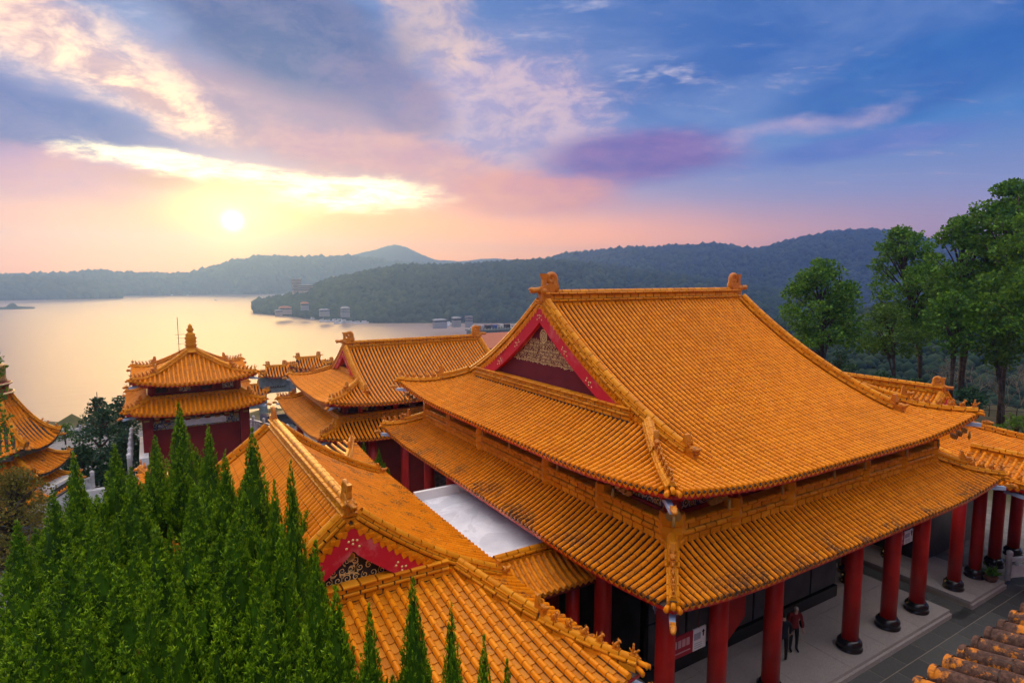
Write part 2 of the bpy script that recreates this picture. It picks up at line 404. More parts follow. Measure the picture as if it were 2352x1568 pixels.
M_WSTONE = mat('white_stone', rough=.6, spec=.3, build=simple((.62, .62, .63), (.76, .76, .77), 2.5))
M_WPAINT = mat('white_paint', (.78, .78, .78), rough=.5)
M_BLUEW = mat('pale_blue_paint', (.42, .56, .74), rough=.5)
M_BLUE = mat('blue_paint', (.05, .16, .45), rough=.5)
def carved(g, pos, geo, b):
    n = g.nodes.new('ShaderNodeTexWave'); n.wave_type = 'RINGS'; n.inputs['Scale'].default_value = 5; n.inputs['Distortion'].default_value = 9; n.inputs['Detail'].default_value = 2
    lk(g, n.inputs['Vector'], pos)
    f = X(g, n.outputs['Fac'])
    return mixc(g, f.ss(.55, .7), mixc(g, f.ss(.2, .3), (.05, .10, .24), (.12, .06, .09)), (.62, .66, .70))
M_CARVE = mat('painted_carving', rough=.5, build=carved)
def frieze(g, pos, geo, b):
    v = g.nodes.new('ShaderNodeTexVoronoi'); v.feature = 'F1'; v.inputs['Scale'].default_value = 4.2; lk(g, v.inputs['Vector'], pos)
    d = X(g, v.outputs['Distance'])
    return ramp(g, d, [(0, (.30, .10, .11)), (.18, (.50, .36, .08)), (.30, (.02, .03, .02)), (.42, (.42, .38, .34)), (.55, (.03, .05, .10)), (.75, (.38, .26, .05)), (1, (.02, .02, .03))], 'CONSTANT')
M_FRIEZE = mat('painted_frieze', rough=.5, build=frieze)
M_GREYST = mat('grey_carved_stone', rough=.7, build=simple((.13, .17, .17), (.22, .26, .25), 2))
M_METAL = mat('dark_metal', (.05, .05, .055), rough=.45, metal=.6)

# ---------------------------------------------------------------- piece prototypes (unit: x width, y length, z up)
def halfround(seg=6, zs=1.0, t0=.95, t1=1.05, y0=.0, y1=.955):
    mb = MB(); V = []
    for y, t in ((y0, t0), (y1, t1)):
        for i in range(seg+1):
            a = math.pi*i/seg; V.append((-.5*t*math.cos(a), y, .5*t*zs*math.sin(a)))
    n = seg+1
    mb.add(V, [(i, i+1, i+1+n, i+n) for i in range(seg)], True)
    return mb.add(V[n:], [tuple(range(n))], False)
def profile(pts, y1=.90):
    """symmetric section: pts are (half width, z) from bottom to top"""
    sec = [(x, z) for x, z in pts]+[(-x, z) for x, z in reversed(pts)]
    n = len(sec); V = [(x, y, z) for y in (0, y1) for x, z in sec]
    F = [(i, i+n, i+1+n, i+1) for i in range(n-1)]
    return MB().add(V, F, False).add(V, [tuple(range(n)), tuple(reversed(range(n, 2*n)))], False)
P_BARREL = halfround(6, 1.30)
P_BARREL2 = halfround(14, 1.1, .95, 1.06)
P_CAP = halfround(6, 1.0, 1, 1, 0, .92)
P_BRICK = profile([(.5, .06), (.5, .90)], .90)
P_BAND = profile([(.44, .05), (.5, .3), (.5, .68), (.43, .90)], .90)
P_COVE = profile([(.5, .05), (.44, .35), (.44, .7), (.5, .92)], .90)
P_PAN = MB().add([(-.5, 0, -.004), (0, 0, -.03), (.5, 0, -.004), (-.5, 1.0, .022), (0, 1.0, .0), (.5, 1.0, .022), (-.5, 1.0, -.006), (0, 1.0, -.03), (.5, 1.0, -.006)],
                 [(0, 1, 4, 3), (1, 2, 5, 4), (3, 4, 7, 6), (4, 5, 8, 7)])
P_DISC = MB()
_v = [(.52*math.cos(a), -.1, .50*math.sin(a)+.12) for a in [2*math.pi*i/8 for i in range(8)]]
_v += [(x, .12, z) for x, y, z in _v]+[(x*.55, .17, (z-.12)*.55+.12) for x, y, z in _v]
P_DISC.add(_v, [(i, i+8, (i+1) % 8+8, (i+1) % 8) for i in range(8)]+[(i+8, i+16, (i+1) % 8+16, (i+1) % 8+8) for i in range(8)]+[tuple(range(16, 24))])
P_DISC2 = MB(); _n = 20
_v = [(.52*math.cos(a), -.3, .50*math.sin(a)+.10) for a in [2*math.pi*i/_n for i in range(_n)]]
_v += [(x*1.03, .10, z) for x, y, z in _v]+[(x*.72, .12, (z-.1)*.72+.1) for x, y, z in _v]+[(x*.66, .02, (z-.1)*.66+.1) for x, y, z in _v]
P_DISC2.add(_v, [(i+r*_n, i+(r+1)*_n, (i+1) % _n+(r+1)*_n, (i+1) % _n+r*_n) for r in range(3) for i in range(_n)]+[tuple(range(3*_n, 4*_n))])
P_DRIP = MB(); _o = [(-.5, .02), (.5, .02), (.46, -.35), (.22, -.72), (0, -.95), (-.22, -.72), (-.46, -.35)]
P_DRIP.add([(x, .05, z) for x, z in _o]+[(x, -.02, z) for x, z in _o], [tuple(range(7)), tuple(range(13, 6, -1))]+[(i, i+7, (i+1) % 7+7, (i+1) % 7) for i in range(7)])
P_RAFTER = MB().box((0, .5, 0), (1, 1, 1))

def frame(p, xax, yax, zax):
    M = np.zeros((3, 4)); M[:, 0] = xax; M[:, 1] = yax; M[:, 2] = zax; M[:, 3] = p; return M
def nz(v): return v/max(np.linalg.norm(v), 1e-9)

# ---------------------------------------------------------------- ornaments
def ridge_dragon():
    """ridge-end dragon, outward = +y, inner curl at -y, about 1 high"""
    mb = MB()
    body = [(-.34, 0), (.22, 0), (.24, .22), (.30, .34), (.26, .46), (.10, .50), (-.02, .56), (-.16, .60), (-.30, .52), (-.38, .30)]
    mb.prism(body, -.10, .10, (1, 2, 0))
    sp = []; rr = []
    for i in range(26):
        t = i/25; a = R(-75)+t*R(560); r = .205*(1-t*.80)
        sp.append((0, -.20-r*math.cos(a)*1.0, .74-r*math.sin(a)*-1.0)); rr.append(.095*(1-t*.5))
    sp = [(0, -.34, .30), (0, -.40, .48)]+sp[2:]; rr = [.13, .12]+rr[2:]
    mb.tube(sp, rr, 6, 1.25, up=(1, 0, 0))
    mb.prism([(.02, .50), (.16, .48), (.15, .72), (.22, .92), (-.04, .92), (.02, .72)], -.07, .07, (1, 2, 0))      # sword hilt
    mb.tube([(0, .18, .36), (0, .40, .37), (0, .60, .36)], [.13, .085, .11], 6, .9); mb.ell((0, .62, .40), (.08, .06, .05))
    mb.ell((.10, .12, .33), (.07, .12, .11)); mb.ell((-.10, .12, .33), (.07, .12, .11))
    mb.ell((0, -.05, .18), (.17, .26, .16))
    return mb
def ridge_beast():
    """descending-ridge dragon head facing +y"""
    mb = MB()
    mb.prism([(-.30, 0), (.30, 0), (.26, .34), (.06, .40), (-.02, .58), (-.10, .98), (-.22, 1.0), (-.28, .6)], -.13, .13, (1, 2, 0))
    mb.ell((0, .16, .42), (.17, .22, .18)); mb.tube([(0, .2, .42), (0, .42, .46), (0, .56, .56)], [.13, .10, .04], 6)
    mb.tube([(0, .22, .34), (0, .42, .30)], [.10, .06], 6)
    for sx in (-1, 1): mb.tube([(sx*.10, .05, .52), (sx*.14, -.04, .70), (sx*.13, .06, .80)], [.05, .035, .012], 5); mb.ell((sx*.12, .22, .50), (.05, .05, .05), nu=6, nv=4)
    return mb
def roof_figure(kind):
    mb = MB()
    mb.box((0, 0, .05), (.36, .62, .10))
    if kind == 0:      # rider
        mb.ell((0, .0, .30), (.14, .26, .16)); mb.tube([(0, .22, .34), (0, .34, .50), (0, .40, .56)], [.10, .08, .07], 6); mb.ell((0, .42, .58), (.08, .12, .08))
        mb.tube([(0, -.04, .40), (0, -.02, .66), (0, -.02, .74)], [.14, .11, .06], 6); mb.ell((0, -.01, .86), (.10, .10, .12)); mb.tube([(0, -.26, .3), (0, -.36, .5)], [.07, .03], 5)
    else:              # seated beast
        mb.tube([(0, -.20, .14), (0, -.06, .34), (0, .10, .56), (0, .16, .66)], [.17, .18, .14, .11], 7)
        mb.ell((0, .22, .74), (.13, .17, .13)); mb.tube([(0, .28, .72), (0, .42, .68)], [.08, .05], 6)
        for sx in (-1, 1):
            mb.tube([(sx*.09, .12, .44), (sx*.10, .20, .10)], [.06, .05], 5); mb.ell((sx*.10, -.14, .18), (.07, .15, .12), nu=6, nv=4)
            mb.tube([(sx*.07, .14, .82), (sx*.10, .08, .96)], [.04, .012], 5)
        tl = .55 if kind == 1 else .8
        mb.tube([(0, -.24, .16), (0, -.36, .34), (0, -.30, tl)], [.07, .08, .02], 5)
    return mb
def corner_head():
    """dragon head on the corner beam facing +y"""
    mb = MB(); mb.box((0, -.1, .1), (.5, .5, .44)); mb.tube([(0, .0, .14), (0, .35, .12), (0, .75, .05), (0, 1.0, .10)], [.30, .32, .24, .16], 7)
    mb.tube([(0, .3, -.02), (0, .75, -.16)], [.2, .12], 6)
    for sx in (-1, 1): mb.ell((sx*.20, .36, .32), (.10, .12, .10), nu=6, nv=4); mb.tube([(sx*.16, .2, .34), (sx*.22, -.05, .52)], [.08, .02], 5)
    return mb
P_DRAGON, P_BEAST, P_FIG = ridge_dragon(), ridge_beast(), [roof_figure(0), roof_figure(1), roof_figure(2)]
P_HEAD = corner_head()

# ---------------------------------------------------------------- roofs
PROTO = {'ridge_brick': P_BRICK, 'ridge_band': P_BAND, 'ridge_cove': P_COVE, 'ridge_cap': P_CAP}
def resample(path, seg):
    P = np.array(path, float); d = np.concatenate([[0], np.cumsum(np.linalg.norm(np.diff(P, axis=0), axis=1))])
    n = max(1, int(round(d[-1]/seg))); t = np.linspace(0, d[-1], n+1)
    return np.stack([np.interp(t, d, P[:, i]) for i in range(3)], 1)
C_MAIN = [('ridge_brick', .34, .16, -.10), ('ridge_band', .42, .10, .06), ('ridge_cove', .30, .17, .16), ('ridge_band', .40, .09, .33), ('ridge_cap', .20, .20, .42)]
C_SLOPE = [('ridge_brick', .30, .20, -.10), ('ridge_band', .36, .11, .10), ('ridge_cove', .26, .10, .21), ('ridge_cap', .19, .19, .30)]
C_LOW = [('ridge_brick', .26, .18, -.10), ('ridge_band', .30, .10, .08), ('ridge_cap', .20, .20, .17)]
C_BAND = [('ridge_brick', .30, .16, -.04), ('ridge_band', .38, .13, .12), ('ridge_brick', .30, .12, .25), ('ridge_band', .40, .11, .37)]
C_FAR = [('ridge_band', .34, .28, -.06), ('ridge_cap', .30, .30, .2)]
def ridge(pc, core, path, courses, seg=.42, k=1.0):
    for j, (nm, w_, h_, z0) in enumerate(courses):
        P = resample(path, seg)
        if j % 2: 
            d = resample(path, seg/2); P = np.concatenate([d[:1], d[1::2], d[-1:]])
        for i in range(len(P)-1):
            t = P[i+1]-P[i]; L = np.linalg.norm(t)
            if L < .03: continue
            t = t/L; s_ = nz(np.cross(t, (0, 0, 1))); u = np.cross(s_, t)
            pc.setdefault(nm, []).append(frame(P[i]+u*z0*k, s_*w_*k, t*L, u*h_*k))
    P = resample(path, .6); top = courses[-1][3]*k; w_ = min(c[1] for c in courses)*k*.40; rows = []
    for i in range(len(P)):
        t = nz(P[min(i+1, len(P)-1)]-P[max(i-1, 0)]); s_ = nz(np.cross(t, (0, 0, 1))); u = np.cross(s_, t)
        rows.append([tuple(P[i]+s_*a*w_+u*b) for a, b in ((-1, -.12), (-1, top), (1, top), (1, -.12))])
    core.grid(rows, False)
def orn(parent, name, proto, pos, d, s, m, flat=True):
    root = parent
    while root.parent is not None: root = root.parent
    d = np.array(d, float)
    if flat: d[2] = 0
    d = nz(d); sx = nz(np.cross(d, (0, 0, 1))); u = np.cross(sx, d)
    key = ('orn', id(proto), m.name)
    if key not in MESHES: MESHES[key] = proto.mesh(name); MESHES[key].materials.append(m)
    o = bpy.data.objects.new(name, MESHES[key]); link(o, parent)
    M = np.eye(4); M[:3, 0] = sx*s; M[:3, 1] = d*s; M[:3, 2] = u*s; M[:3, 3] = np.array(pos)-BASE[root]
    o.matrix_basis = Matrix(M.tolist()); return o
MESHES = {}

class Roof:
    def __init__(s, c, a, b, hr, he, D=None, k=.6, lift=.4, Lc=4.5, ks=1.0, rg=None, rv=None, rot=0, pf=.2, ps=.21, tl=.26, rb=.115, mats=None):
        s.c, s.a, s.b, s.hr, s.he, s.k, s.lift, s.Lc, s.ks, s.rg, s.rv, s.rot = c, a, b, hr, he, k, lift, Lc, ks, rg, rv, rot
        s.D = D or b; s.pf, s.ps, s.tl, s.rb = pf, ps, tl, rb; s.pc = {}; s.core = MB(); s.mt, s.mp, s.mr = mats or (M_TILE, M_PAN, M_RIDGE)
    def W(s, lx, ly, z):
        if s.rot: return np.array([s.c[0]-ly, s.c[1]+lx, z])
        return np.array([s.c[0]+lx, s.c[1]+ly, z])
    def zf(s, d):
        q = 1-d/s.D; return s.hr-(s.hr-s.he)*((1+s.k)*q-s.k*q*q)
    def z(s, side, lx, ly):
        df, ds = s.b-abs(ly), s.a-abs(lx)
        e = max(0, 1-(max(df, 0)+max(ds, 0))/s.Lc)
        return s.zf(df if side[0] == 'y' else s.ks*ds)+s.lift*e*e
    def line(s, side, q):
        """plan end points (top, eave) of the tile row at lateral position q"""
        sg = -1 if side[1] == '-' else 1
        if side[0] == 'y':
            hip = s.ks*(s.a-abs(q)); top = s.D if (s.rv and abs(q) <= s.rv) else min(s.D, hip)
            return (q, sg*(s.b-top)), (q, sg*s.b)
        hip = (s.b-abs(q))/s.ks; top = min(hip, (s.a-s.rg) if s.rg else s.D/s.ks)
        return (sg*(s.a-top), q), (sg*s.a, q)
    def pts(s, side, q, n=24, t0=0, t1=1):
        A, B = s.line(side, q); out = []
        for i in range(n+1):
            t = t0+(t1-t0)*i/n; lx, ly = A[0]+(B[0]-A[0])*t, A[1]+(B[1]-A[1])*t
            out.append(s.W(lx, ly, s.z(side, lx, ly)))
        return np.array(out)
    def deck(s, parent, name='roof_deck'):
        mb = MB()
        for side in ('y-', 'y+', 'x-', 'x+'):
            H = s.a if side[0] == 'y' else s.b
            secs = [(-H, -s.rv-1e-4), (-s.rv, s.rv), (s.rv+1e-4, H)] if (side[0] == 'y' and s.rv) else [(-H, H)]
            for q0, q1 in secs:
                n = max(6, int((q1-q0)/.35)); rows = []
                for q in np.linspace(q0, q1, n): rows.append([tuple(p-np.array((0, 0, .035))) for p in s.pts(side, q, 14)])
                mb.grid(rows)
        DECKS.append(mb)
        return part(name, mb, M_MORTAR, parent)
    def tiles(s, parent, sides, fine=True, wear=None, limit=300, minpx=9.0, pans=True, gap=.14):
        """rows of half-round tiles with pan tiles between, end discs and drip tiles at the eave"""
        T, Pn, E, Dp = [], [], [], []; core = MB()
        for side in sides:
            H, p = (s.a, s.pf) if side[0] == 'y' else (s.b, s.ps)
            n = int((H-gap)/p); qs = [(i+.5)*p for i in range(-n, n)]
            lat = s.W(1, 0, 0)-s.W(0, 0, 0) if side[0] == 'y' else s.W(0, 1, 0)-s.W(0, 0, 0)
            for q in qs:
                for kind, qq in (('b', q), ('p', q+p/2)):
                    if kind == 'p' and not pans: continue
                    if abs(qq) > H-.06: continue
                    P = s.pts(side, qq, 30); L = np.linalg.norm(np.diff(P, axis=0), axis=1).sum()
                    if L < .18: continue
                    Q = resample(P[::-1], s.tl if fine else L/3)[::-1]
                    rows = []
                    for i in range(len(Q)-1):
                        t = Q[i+1]-Q[i]; l = np.linalg.norm(t); t = t/l; x_ = lat; nn = np.cross(x_, t)
                        if nn[2] < 0: x_ = -lat; nn = -nn
                        if kind == 'b': T.append(frame(Q[i]+nn*.040, x_*s.rb*random.uniform(.96, 1.04), t*l, nn*s.rb*random.uniform(.95, 1.08)))
                        else: Pn.append(frame(Q[i]+nn*.004, x_*(p-s.rb*.98), t*l*1.06, nn*1.0))
                        if i == len(Q)-2:
                            tt = nz(t*np.array((1, 1, .55)))
                            if kind == 'b': E.append(frame(Q[-1]+nn*.032, x_*s.rb*1.0, t*s.rb*.9, nn*s.rb*1.12))
                            else: Dp.append(frame(Q[-1]-nn*.005, x_*(p-s.rb*.45), t*.25, np.array((0, 0, 1))*s.rb*1.0+0*nn))
                    if kind == 'b':
                        for i in range(len(Q)):
                            t = nz(Q[min(i+1, len(Q)-1)]-Q[max(i-1, 0)]); x_ = lat; nn = np.cross(x_, t)
                            if nn[2] < 0: x_ = -lat; nn = -nn
                            rows.append([tuple(Q[i]+x_*(a*s.rb*.455)+nn*b) for a, b in ((-1, -.02), (-.95, .045), (-.5, .04+s.rb*.5), (.5, .04+s.rb*.5), (.95, .045), (1, -.02))])
                        core.grid(rows)
        place(parent, 'barrel_tile', P_BARREL, T, wear or s.mt, limit, 'barrel_tile_field', minpx)
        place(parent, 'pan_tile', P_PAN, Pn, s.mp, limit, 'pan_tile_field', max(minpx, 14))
        place(parent, 'eave_disc', P_DISC, E, wear or s.mt, limit, 'eave_disc_row', minpx*.45)
        place(parent, 'drip_tile', P_DRIP, Dp, wear or s.mt, limit, 'drip_tile_row', 2.2)
        part('tile_bedding', core, M_MORTAR, parent, kind='stuff', fix=False)
    def eaves(s, parent, over=1.6, board=M_RED, rafters=True, deep=.10):
        """red eave board, soffit and rafters"""
        fb, so, rf = MB(), MB(), []
        for side in ('y-', 'y+', 'x-', 'x+'):
            H = s.a if side[0] == 'y' else s.b; sg = -1 if side[1] == '-' else 1; N = 36
            o1, o2, i1 = [], [], []; f1 = []
            for j in range(N+1):
                q = -H+2*H*j/N
                def at(inset, dz):
                    qq = math.copysign(max(0, abs(q)-max(0, inset-(H-abs(q)))), q)
                    lx, ly = (qq, sg*(s.b-inset)) if side[0] == 'y' else (sg*(s.a-inset), qq)
                    return tuple(s.W(lx, ly, min(s.z('y', lx, ly), s.z('x', lx, ly), s.hr)+dz))
                o1.append(at(.0, -.045)); f1.append(at(.02, -.045-deep)); o2.append(at(.10, -.05-deep)); i1.append(at(over, -.30))
            fb.grid([o1, f1, o2], False); so.grid([o2, i1], False)
            if rafters:
                lat = s.W(1, 0, 0)-s.W(0, 0, 0) if side[0] == 'y' else s.W(0, 1, 0)-s.W(0, 0, 0)
                for q in np.arange(-H+.5, H-.4, .30):
                    A = (q, sg*(s.b-.14)) if side[0] == 'y' else (sg*(s.a-.14), q); B = (q, sg*(s.b-over)) if side[0] == 'y' else (sg*(s.a-over), q)
                    zm = lambda c_: min(s.z('y', *c_), s.z('x', *c_), s.hr)
                    pa = s.W(*A, zm(A)-.10-deep); pb = s.W(*B, zm(B)-.36); t = pb-pa
                    nn = nz(np.cross(lat, t)); rf.append(frame(pa, lat*.09, t, nn*.09))
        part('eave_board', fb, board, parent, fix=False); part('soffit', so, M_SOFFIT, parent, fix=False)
        if rafters: place(parent, 'rafter', P_RAFTER, rf, M_RED, 0, 'rafter_row')
    def flush_ridges(s, parent, limit=300, minpx=9):
        for nm, Ms in s.pc.items(): place(parent, nm, PROTO[nm], Ms, s.mr, limit, nm+'_run', minpx)
        if s.core.f: part('ridge_core', s.core, M_MORTAR, parent, kind='stuff', fix=False)
    def hip(s, sx, sy, n=20, ext=.10, t0=0.0):
        """plan diagonal from the inner end of the hip out to the corner"""
        dmax = s.ks*(s.a-s.rv) if s.rv else s.D; out = []
        for i in range(n+1):
            t = t0+(1-t0)*i/n; df = dmax*(1-t); lx, ly = sx*(s.a-df/s.ks), sy*(s.b-df)
            out.append(s.W(lx, ly, s.z('y', lx, ly)+.02))
        d = nz(out[-1]-out[-2]); out.append(out[-1]+d*ext); return out
    def hip_ridge(s, parent, sx, sy, courses=C_SLOPE, seg=.42, k=1.0, figs=6, t0=0.0, beast=.42, fs=.30, headm=None):
        P = s.hip(sx, sy, t0=t0); A = np.array(P); L = np.concatenate([[0], np.cumsum(np.linalg.norm(np.diff(A, axis=0), axis=1))])
        at = lambda f: np.array([np.interp(f*L[-1], L, A[:, i]) for i in range(3)])
        if beast is not None:
            ia = [at(f) for f in np.linspace(0, beast, 14)]; ib = [at(f) for f in np.linspace(beast, .97, 18)]
            ridge(s.pc, s.core, ia, courses, seg, k); ridge(s.pc, s.core, ib, C_LOW if courses is not C_FAR else C_FAR, seg, k*.95)
            d = A[-1]-A[0]; up = .28*k
            orn(parent, 'ridge_beast', P_BEAST, at(beast)+np.array((0, 0, up-.05)), d, fs*1.7, M_ORN)
            for i in range(figs):
                f = beast+(.97-beast)*(i+1.0)/(figs+.35)
                orn(parent, 'roof_figure', P_FIG[0 if i == figs-1 else 1+i % 2], at(f)+np.array((0, 0, .24*k)), d, fs, M_ORN)
        else: ridge(s.pc, s.core, [at(f) for f in np.linspace(0, .97, 24)], courses, seg, k)
        d = nz((A[-1]-A[-3])*np.array((1, 1, 0)))
        # corner tile cluster and beam head
        orn(parent, 'corner_beam_head', P_HEAD, A[-1]+d*.10+np.array((0, 0, -.34)), d, fs*.85, headm or M_ORN)
        for j in (-1, 0, 1):
            dj = nz(d+np.cross(d, (0, 0, 1))*j*.45)
            orn(parent, 'corner_tile', P_CORNER, A[-1]-d*.12+np.cross(d, (0, 0, 1))*j*.10+np.array((0, 0, .02 if j else .10)), dj, fs*.9, s.mt)
        mbw = MB(); sx_ = np.cross(d, (0, 0, 1)); c0 = A[-1]-d*.30+np.array((0, 0, -.42))
        mbw.tube([tuple(c0-d*.9), tuple(c0-d*.2), tuple(c0+d*.28)], [.10, .10, .09], 4, smooth=False)
        part('corner_beam', mbw, M_BLUEW, parent)
P_CORNER = MB().tube([(0, -.5, 0), (0, .25, -.02), (0, .5, -.10)], [.22, .23, .20], 7); P_CORNER.ell((0, .52, -.12), (.24, .07, .26), nu=8, nv=4)

def gable(rf, parent, sx, infill=M_MAROON, board=M_REDW, bw=.44, scroll='wide', zlow=None, seg=.42, limit=300, small=False):
    """bargeboards, infill panel, gold scrollwork, verge tiles and the ridges round one gable end"""
    rg, rv, b = rf.rg, rf.rv, rf.b
    zb = zlow if zlow is not None else rf.zf(rf.ks*(rf.a-rg))+.16
    prof = lambda y, off: rf.zf(b-abs(y))+off
    ys = [y for y in np.linspace(-b, b, 161) if prof(y, -.12) > zb]; y0 = ys[-1]
    out = [(y, prof(y, -.12)) for y in ys]
    nx = sx
    def prism(lx0, lx1, outline, m, name, lab=None):
        mb = MB(); n = len(outline)
        V = [tuple(rf.W(lx0, y, z)) for y, z in outline]+[tuple(rf.W(lx1, y, z)) for y, z in outline]
        F = [tuple(range(n)), tuple(reversed(range(n, 2*n)))]+[(i, i+n, (i+1) % n+n, (i+1) % n) for i in range(n)]
        mb.add(V, F); return part(name, mb, m, parent, lab)
    prism(sx*(rg-.25), sx*rg, out, infill, 'gable_panel')
    # bargeboard: strip below the verge
    mb = MB(); rows = []
    for y in ys:
        zt = prof(y, -.13); zl = max(zb, zt-bw*math.hypot(1, (prof(y+.05, 0)-prof(y-.05, 0))/.1 if abs(y) > .1 else .75))
        rows.append([tuple(rf.W(sx*(rv+.045), y, zt)), tuple(rf.W(sx*(rv+.045), y, zl)), tuple(rf.W(sx*(rg+.01), y, zl))])
    mb.grid(rows, False); bb = part('bargeboard', mb, board, parent, fix=False)
    # gold studs in clusters of five or six on the boards
    st = MB()
    for cy_ in ([-.0] if small else []) + [f*y0*sg for f in ((.33, .62, .86) if scroll == 'wide' else (.55,)) for sg in (-1, 1)] + [0]:
        for (u, v) in ((-.15, -.10), (.0, -.16), (.15, -.10), (-.10, .06), (.10, .06), (0, -.03)):
            y = cy_+u; zt = prof(y, -.13)-bw*.62+v*.7
            if zt < zb+.05: continue
            c = rf.W(sx*(rv+.05), y, zt); ax = rf.W(1, 0, 0)-rf.W(0, 0, 0)
            ring = [c+(rf.W(0, 1, 0)-rf.W(0, 0, 0))*.032*math.cos(a)+np.array((0, 0, .032*math.sin(a))) for a in np.linspace(0, 2*math.pi, 8, endpoint=False)]
            o = [tuple(p) for p in ring]+[tuple(c+ax*sx*.025)]
            st.add(o, [(i, (i+1) % 8, 8) for i in range(8)])
    part('gold_stud_set', st, M_GOLD, parent, fix=False, kind='stuff')
    # scrollwork
    sc_ = MB(); ztop = prof(0, -.12)-bw*1.35; 
    def halfw(z):
        for y in np.linspace(0, y0, 80):
            if prof(y, -.13)-bw*1.28 < z: return y
        return y0
    px = lambda y, z: tuple(rf.W(sx*(rg+.02), y, z))
    def ribbon(pts, w0, w1=None):
        P = np.array(pts); w1 = w0 if w1 is None else w1; rws = []
        for i in range(len(P)):
            t = nz(np.append(P[min(i+1, len(P)-1)]-P[max(i-1, 0)], 0))[:2]; nn = np.array((-t[1], t[0])); wd = w0+(w1-w0)*i/(len(P)-1)
            a_, b_ = P[i]+nn*wd, P[i]-nn*wd; rws.append([px(*a_), px(*b_)])
        sc_.grid(rws, False)
    def spiral(cy_, cz, r, a0, turns, w, sg):
        n = 22; ribbon([(cy_+sg*r*(1-.82*i/n)*math.cos(a0+turns*2*math.pi*i/n), cz+r*(1-.82*i/n)*math.sin(a0+turns*2*math.pi*i/n)) for i in range(n+1)], w, w*.5)
    H = ztop-zb; zl = ztop-H*(.62 if scroll == 'wide' else .98)
    rnd_ = random.Random(5)
    for (cy_, cz, r) in [(0, ztop-H*.20, H*.085)]:
        n = 20
        for rr in (r, r*.62):
            ribbon([(cy_+rr*math.cos(2*math.pi*i/n), cz+rr*1.1*math.sin(2*math.pi*i/n)) for i in range(n+1)], .022)
        for a in (0, 1.57, 3.14, 4.71): spiral(cy_+r*.3*math.cos(a), cz+r*.3*math.sin(a), r*.28, a, 1.2, .014, 1)
    rows_z = np.linspace(zl+.06, ztop-H*.28, 7 if scroll == 'wide' else 4); st_ = (ztop-zl)/ (11 if scroll == 'wide' else 5.5)
    for j, zc in enumerate(rows_z):
        hw = halfw(zc)-.10; n = max(1, int(hw/(st_*1.15)))
        for i in range(n+1):
            yc = (i+.5*(j % 2))*st_*1.2
            if yc > hw: continue
            for sg in (-1, 1):
                r = st_*rnd_.uniform(.46, .60); a0 = rnd_.choice((.3, 2.0, 3.6, 5.0))
                spiral(sg*yc, zc, r, a0, 1.35, st_*.075, sg)
                m2 = (zc-zl)/max(.01, ztop-zl)
                ribbon([(sg*(yc+r*.9*math.cos(a0+t*2.2)), zc+r*1.25*math.sin(a0+t*2.2)+.0) for t in np.linspace(0, 1, 8)], st_*.03, st_*.075)
    def edge(f): return [(sg_*halfw(z)*.97, z) for z in np.linspace(ztop, zl, 12)]
    for sg_ in (-1, 1):
        wv = [(sg_*(halfw(zl)*.96*t), zl+abs(math.sin(t*9))*st_*.35) for t in np.linspace(0.0, 1, 30)]
        ribbon(wv, st_*.07); ribbon(edge(0), st_*.05)
    o = part('gold_scrollwork', sc_, M_GOLD, parent, fix=False)
    # verge tiles pointing outward
    T, E, Dp = [], [], []; ax = (rf.W(1, 0, 0)-rf.W(0, 0, 0))*sx
    sp = .225
    for sg in (-1, 1):
        yy = np.linspace(0.02, b, 400); zz = np.array([prof(y, 0) for y in yy]); L = np.concatenate([[0], np.cumsum(np.hypot(np.diff(yy), np.diff(zz)))])
        y_end = y0+.55; Le = np.interp(min(y_end, b), yy, L)
        for j, l in enumerate(np.arange(.12, Le, sp)):
            y = np.interp(l, L, yy); z = np.interp(l, L, zz); sl = (prof(y+.05, 0)-prof(y-.05, 0))/.1
            tl = nz((rf.W(0, sg, 0)-rf.W(0, 0, 0))+np.array((0, 0, sl))); y_ax = nz(ax+np.array((0, 0, -.12))); n_ = np.cross(tl, y_ax)
            if n_[2] < 0: tl = -tl; n_ = -n_
            p = rf.W(sx*(rv-.30), sg*y, z+.01)
            T.append(frame(p, tl*.12, y_ax*.36, n_*.12)); E.append(frame(p+y_ax*.36, tl*.125, y_ax*.1, n_*.125))
            Dp.append(frame(p+y_ax*.35+(rf.W(0, sg, 0)-rf.W(0, 0, 0))*.11+np.array((0, 0, sl*.11)), tl*.19, y_ax*.25, np.array((0, 0, .17))))
    place(parent, 'barrel_tile', P_BARREL, T, rf.mt, limit); place(parent, 'eave_disc', P_DISC, E, rf.mt, limit, 'eave_disc_row', 4); place(parent, 'drip_tile', P_DRIP, Dp, rf.mt, limit, 'drip_tile_row', 2.2)
    mbv = MB(); rows = []
    for y in np.linspace(-min(b, y0+.55), min(b, y0+.55), 60): rows.append([tuple(rf.W(sx*(rv-.3), y, prof(y, -.03))), tuple(rf.W(sx*(rv+.06), y, prof(y, -.06))), tuple(rf.W(sx*(rv+.05), y, prof(y, -.12))), tuple(rf.W(sx*rg, y, prof(y, -.12)))])
    mbv.grid(rows, False); part('verge_board', mbv, M_RIDGE, parent, fix=False)
    # ridge along the foot of the gable
    ridge(rf.pc, rf.core, [rf.W(sx*(rg+.16), y, rf.zf(rf.ks*(rf.a-rg))+.02) for y in np.linspace(-y0-.25, y0+.25, 30)], C_BAND, seg, .8)
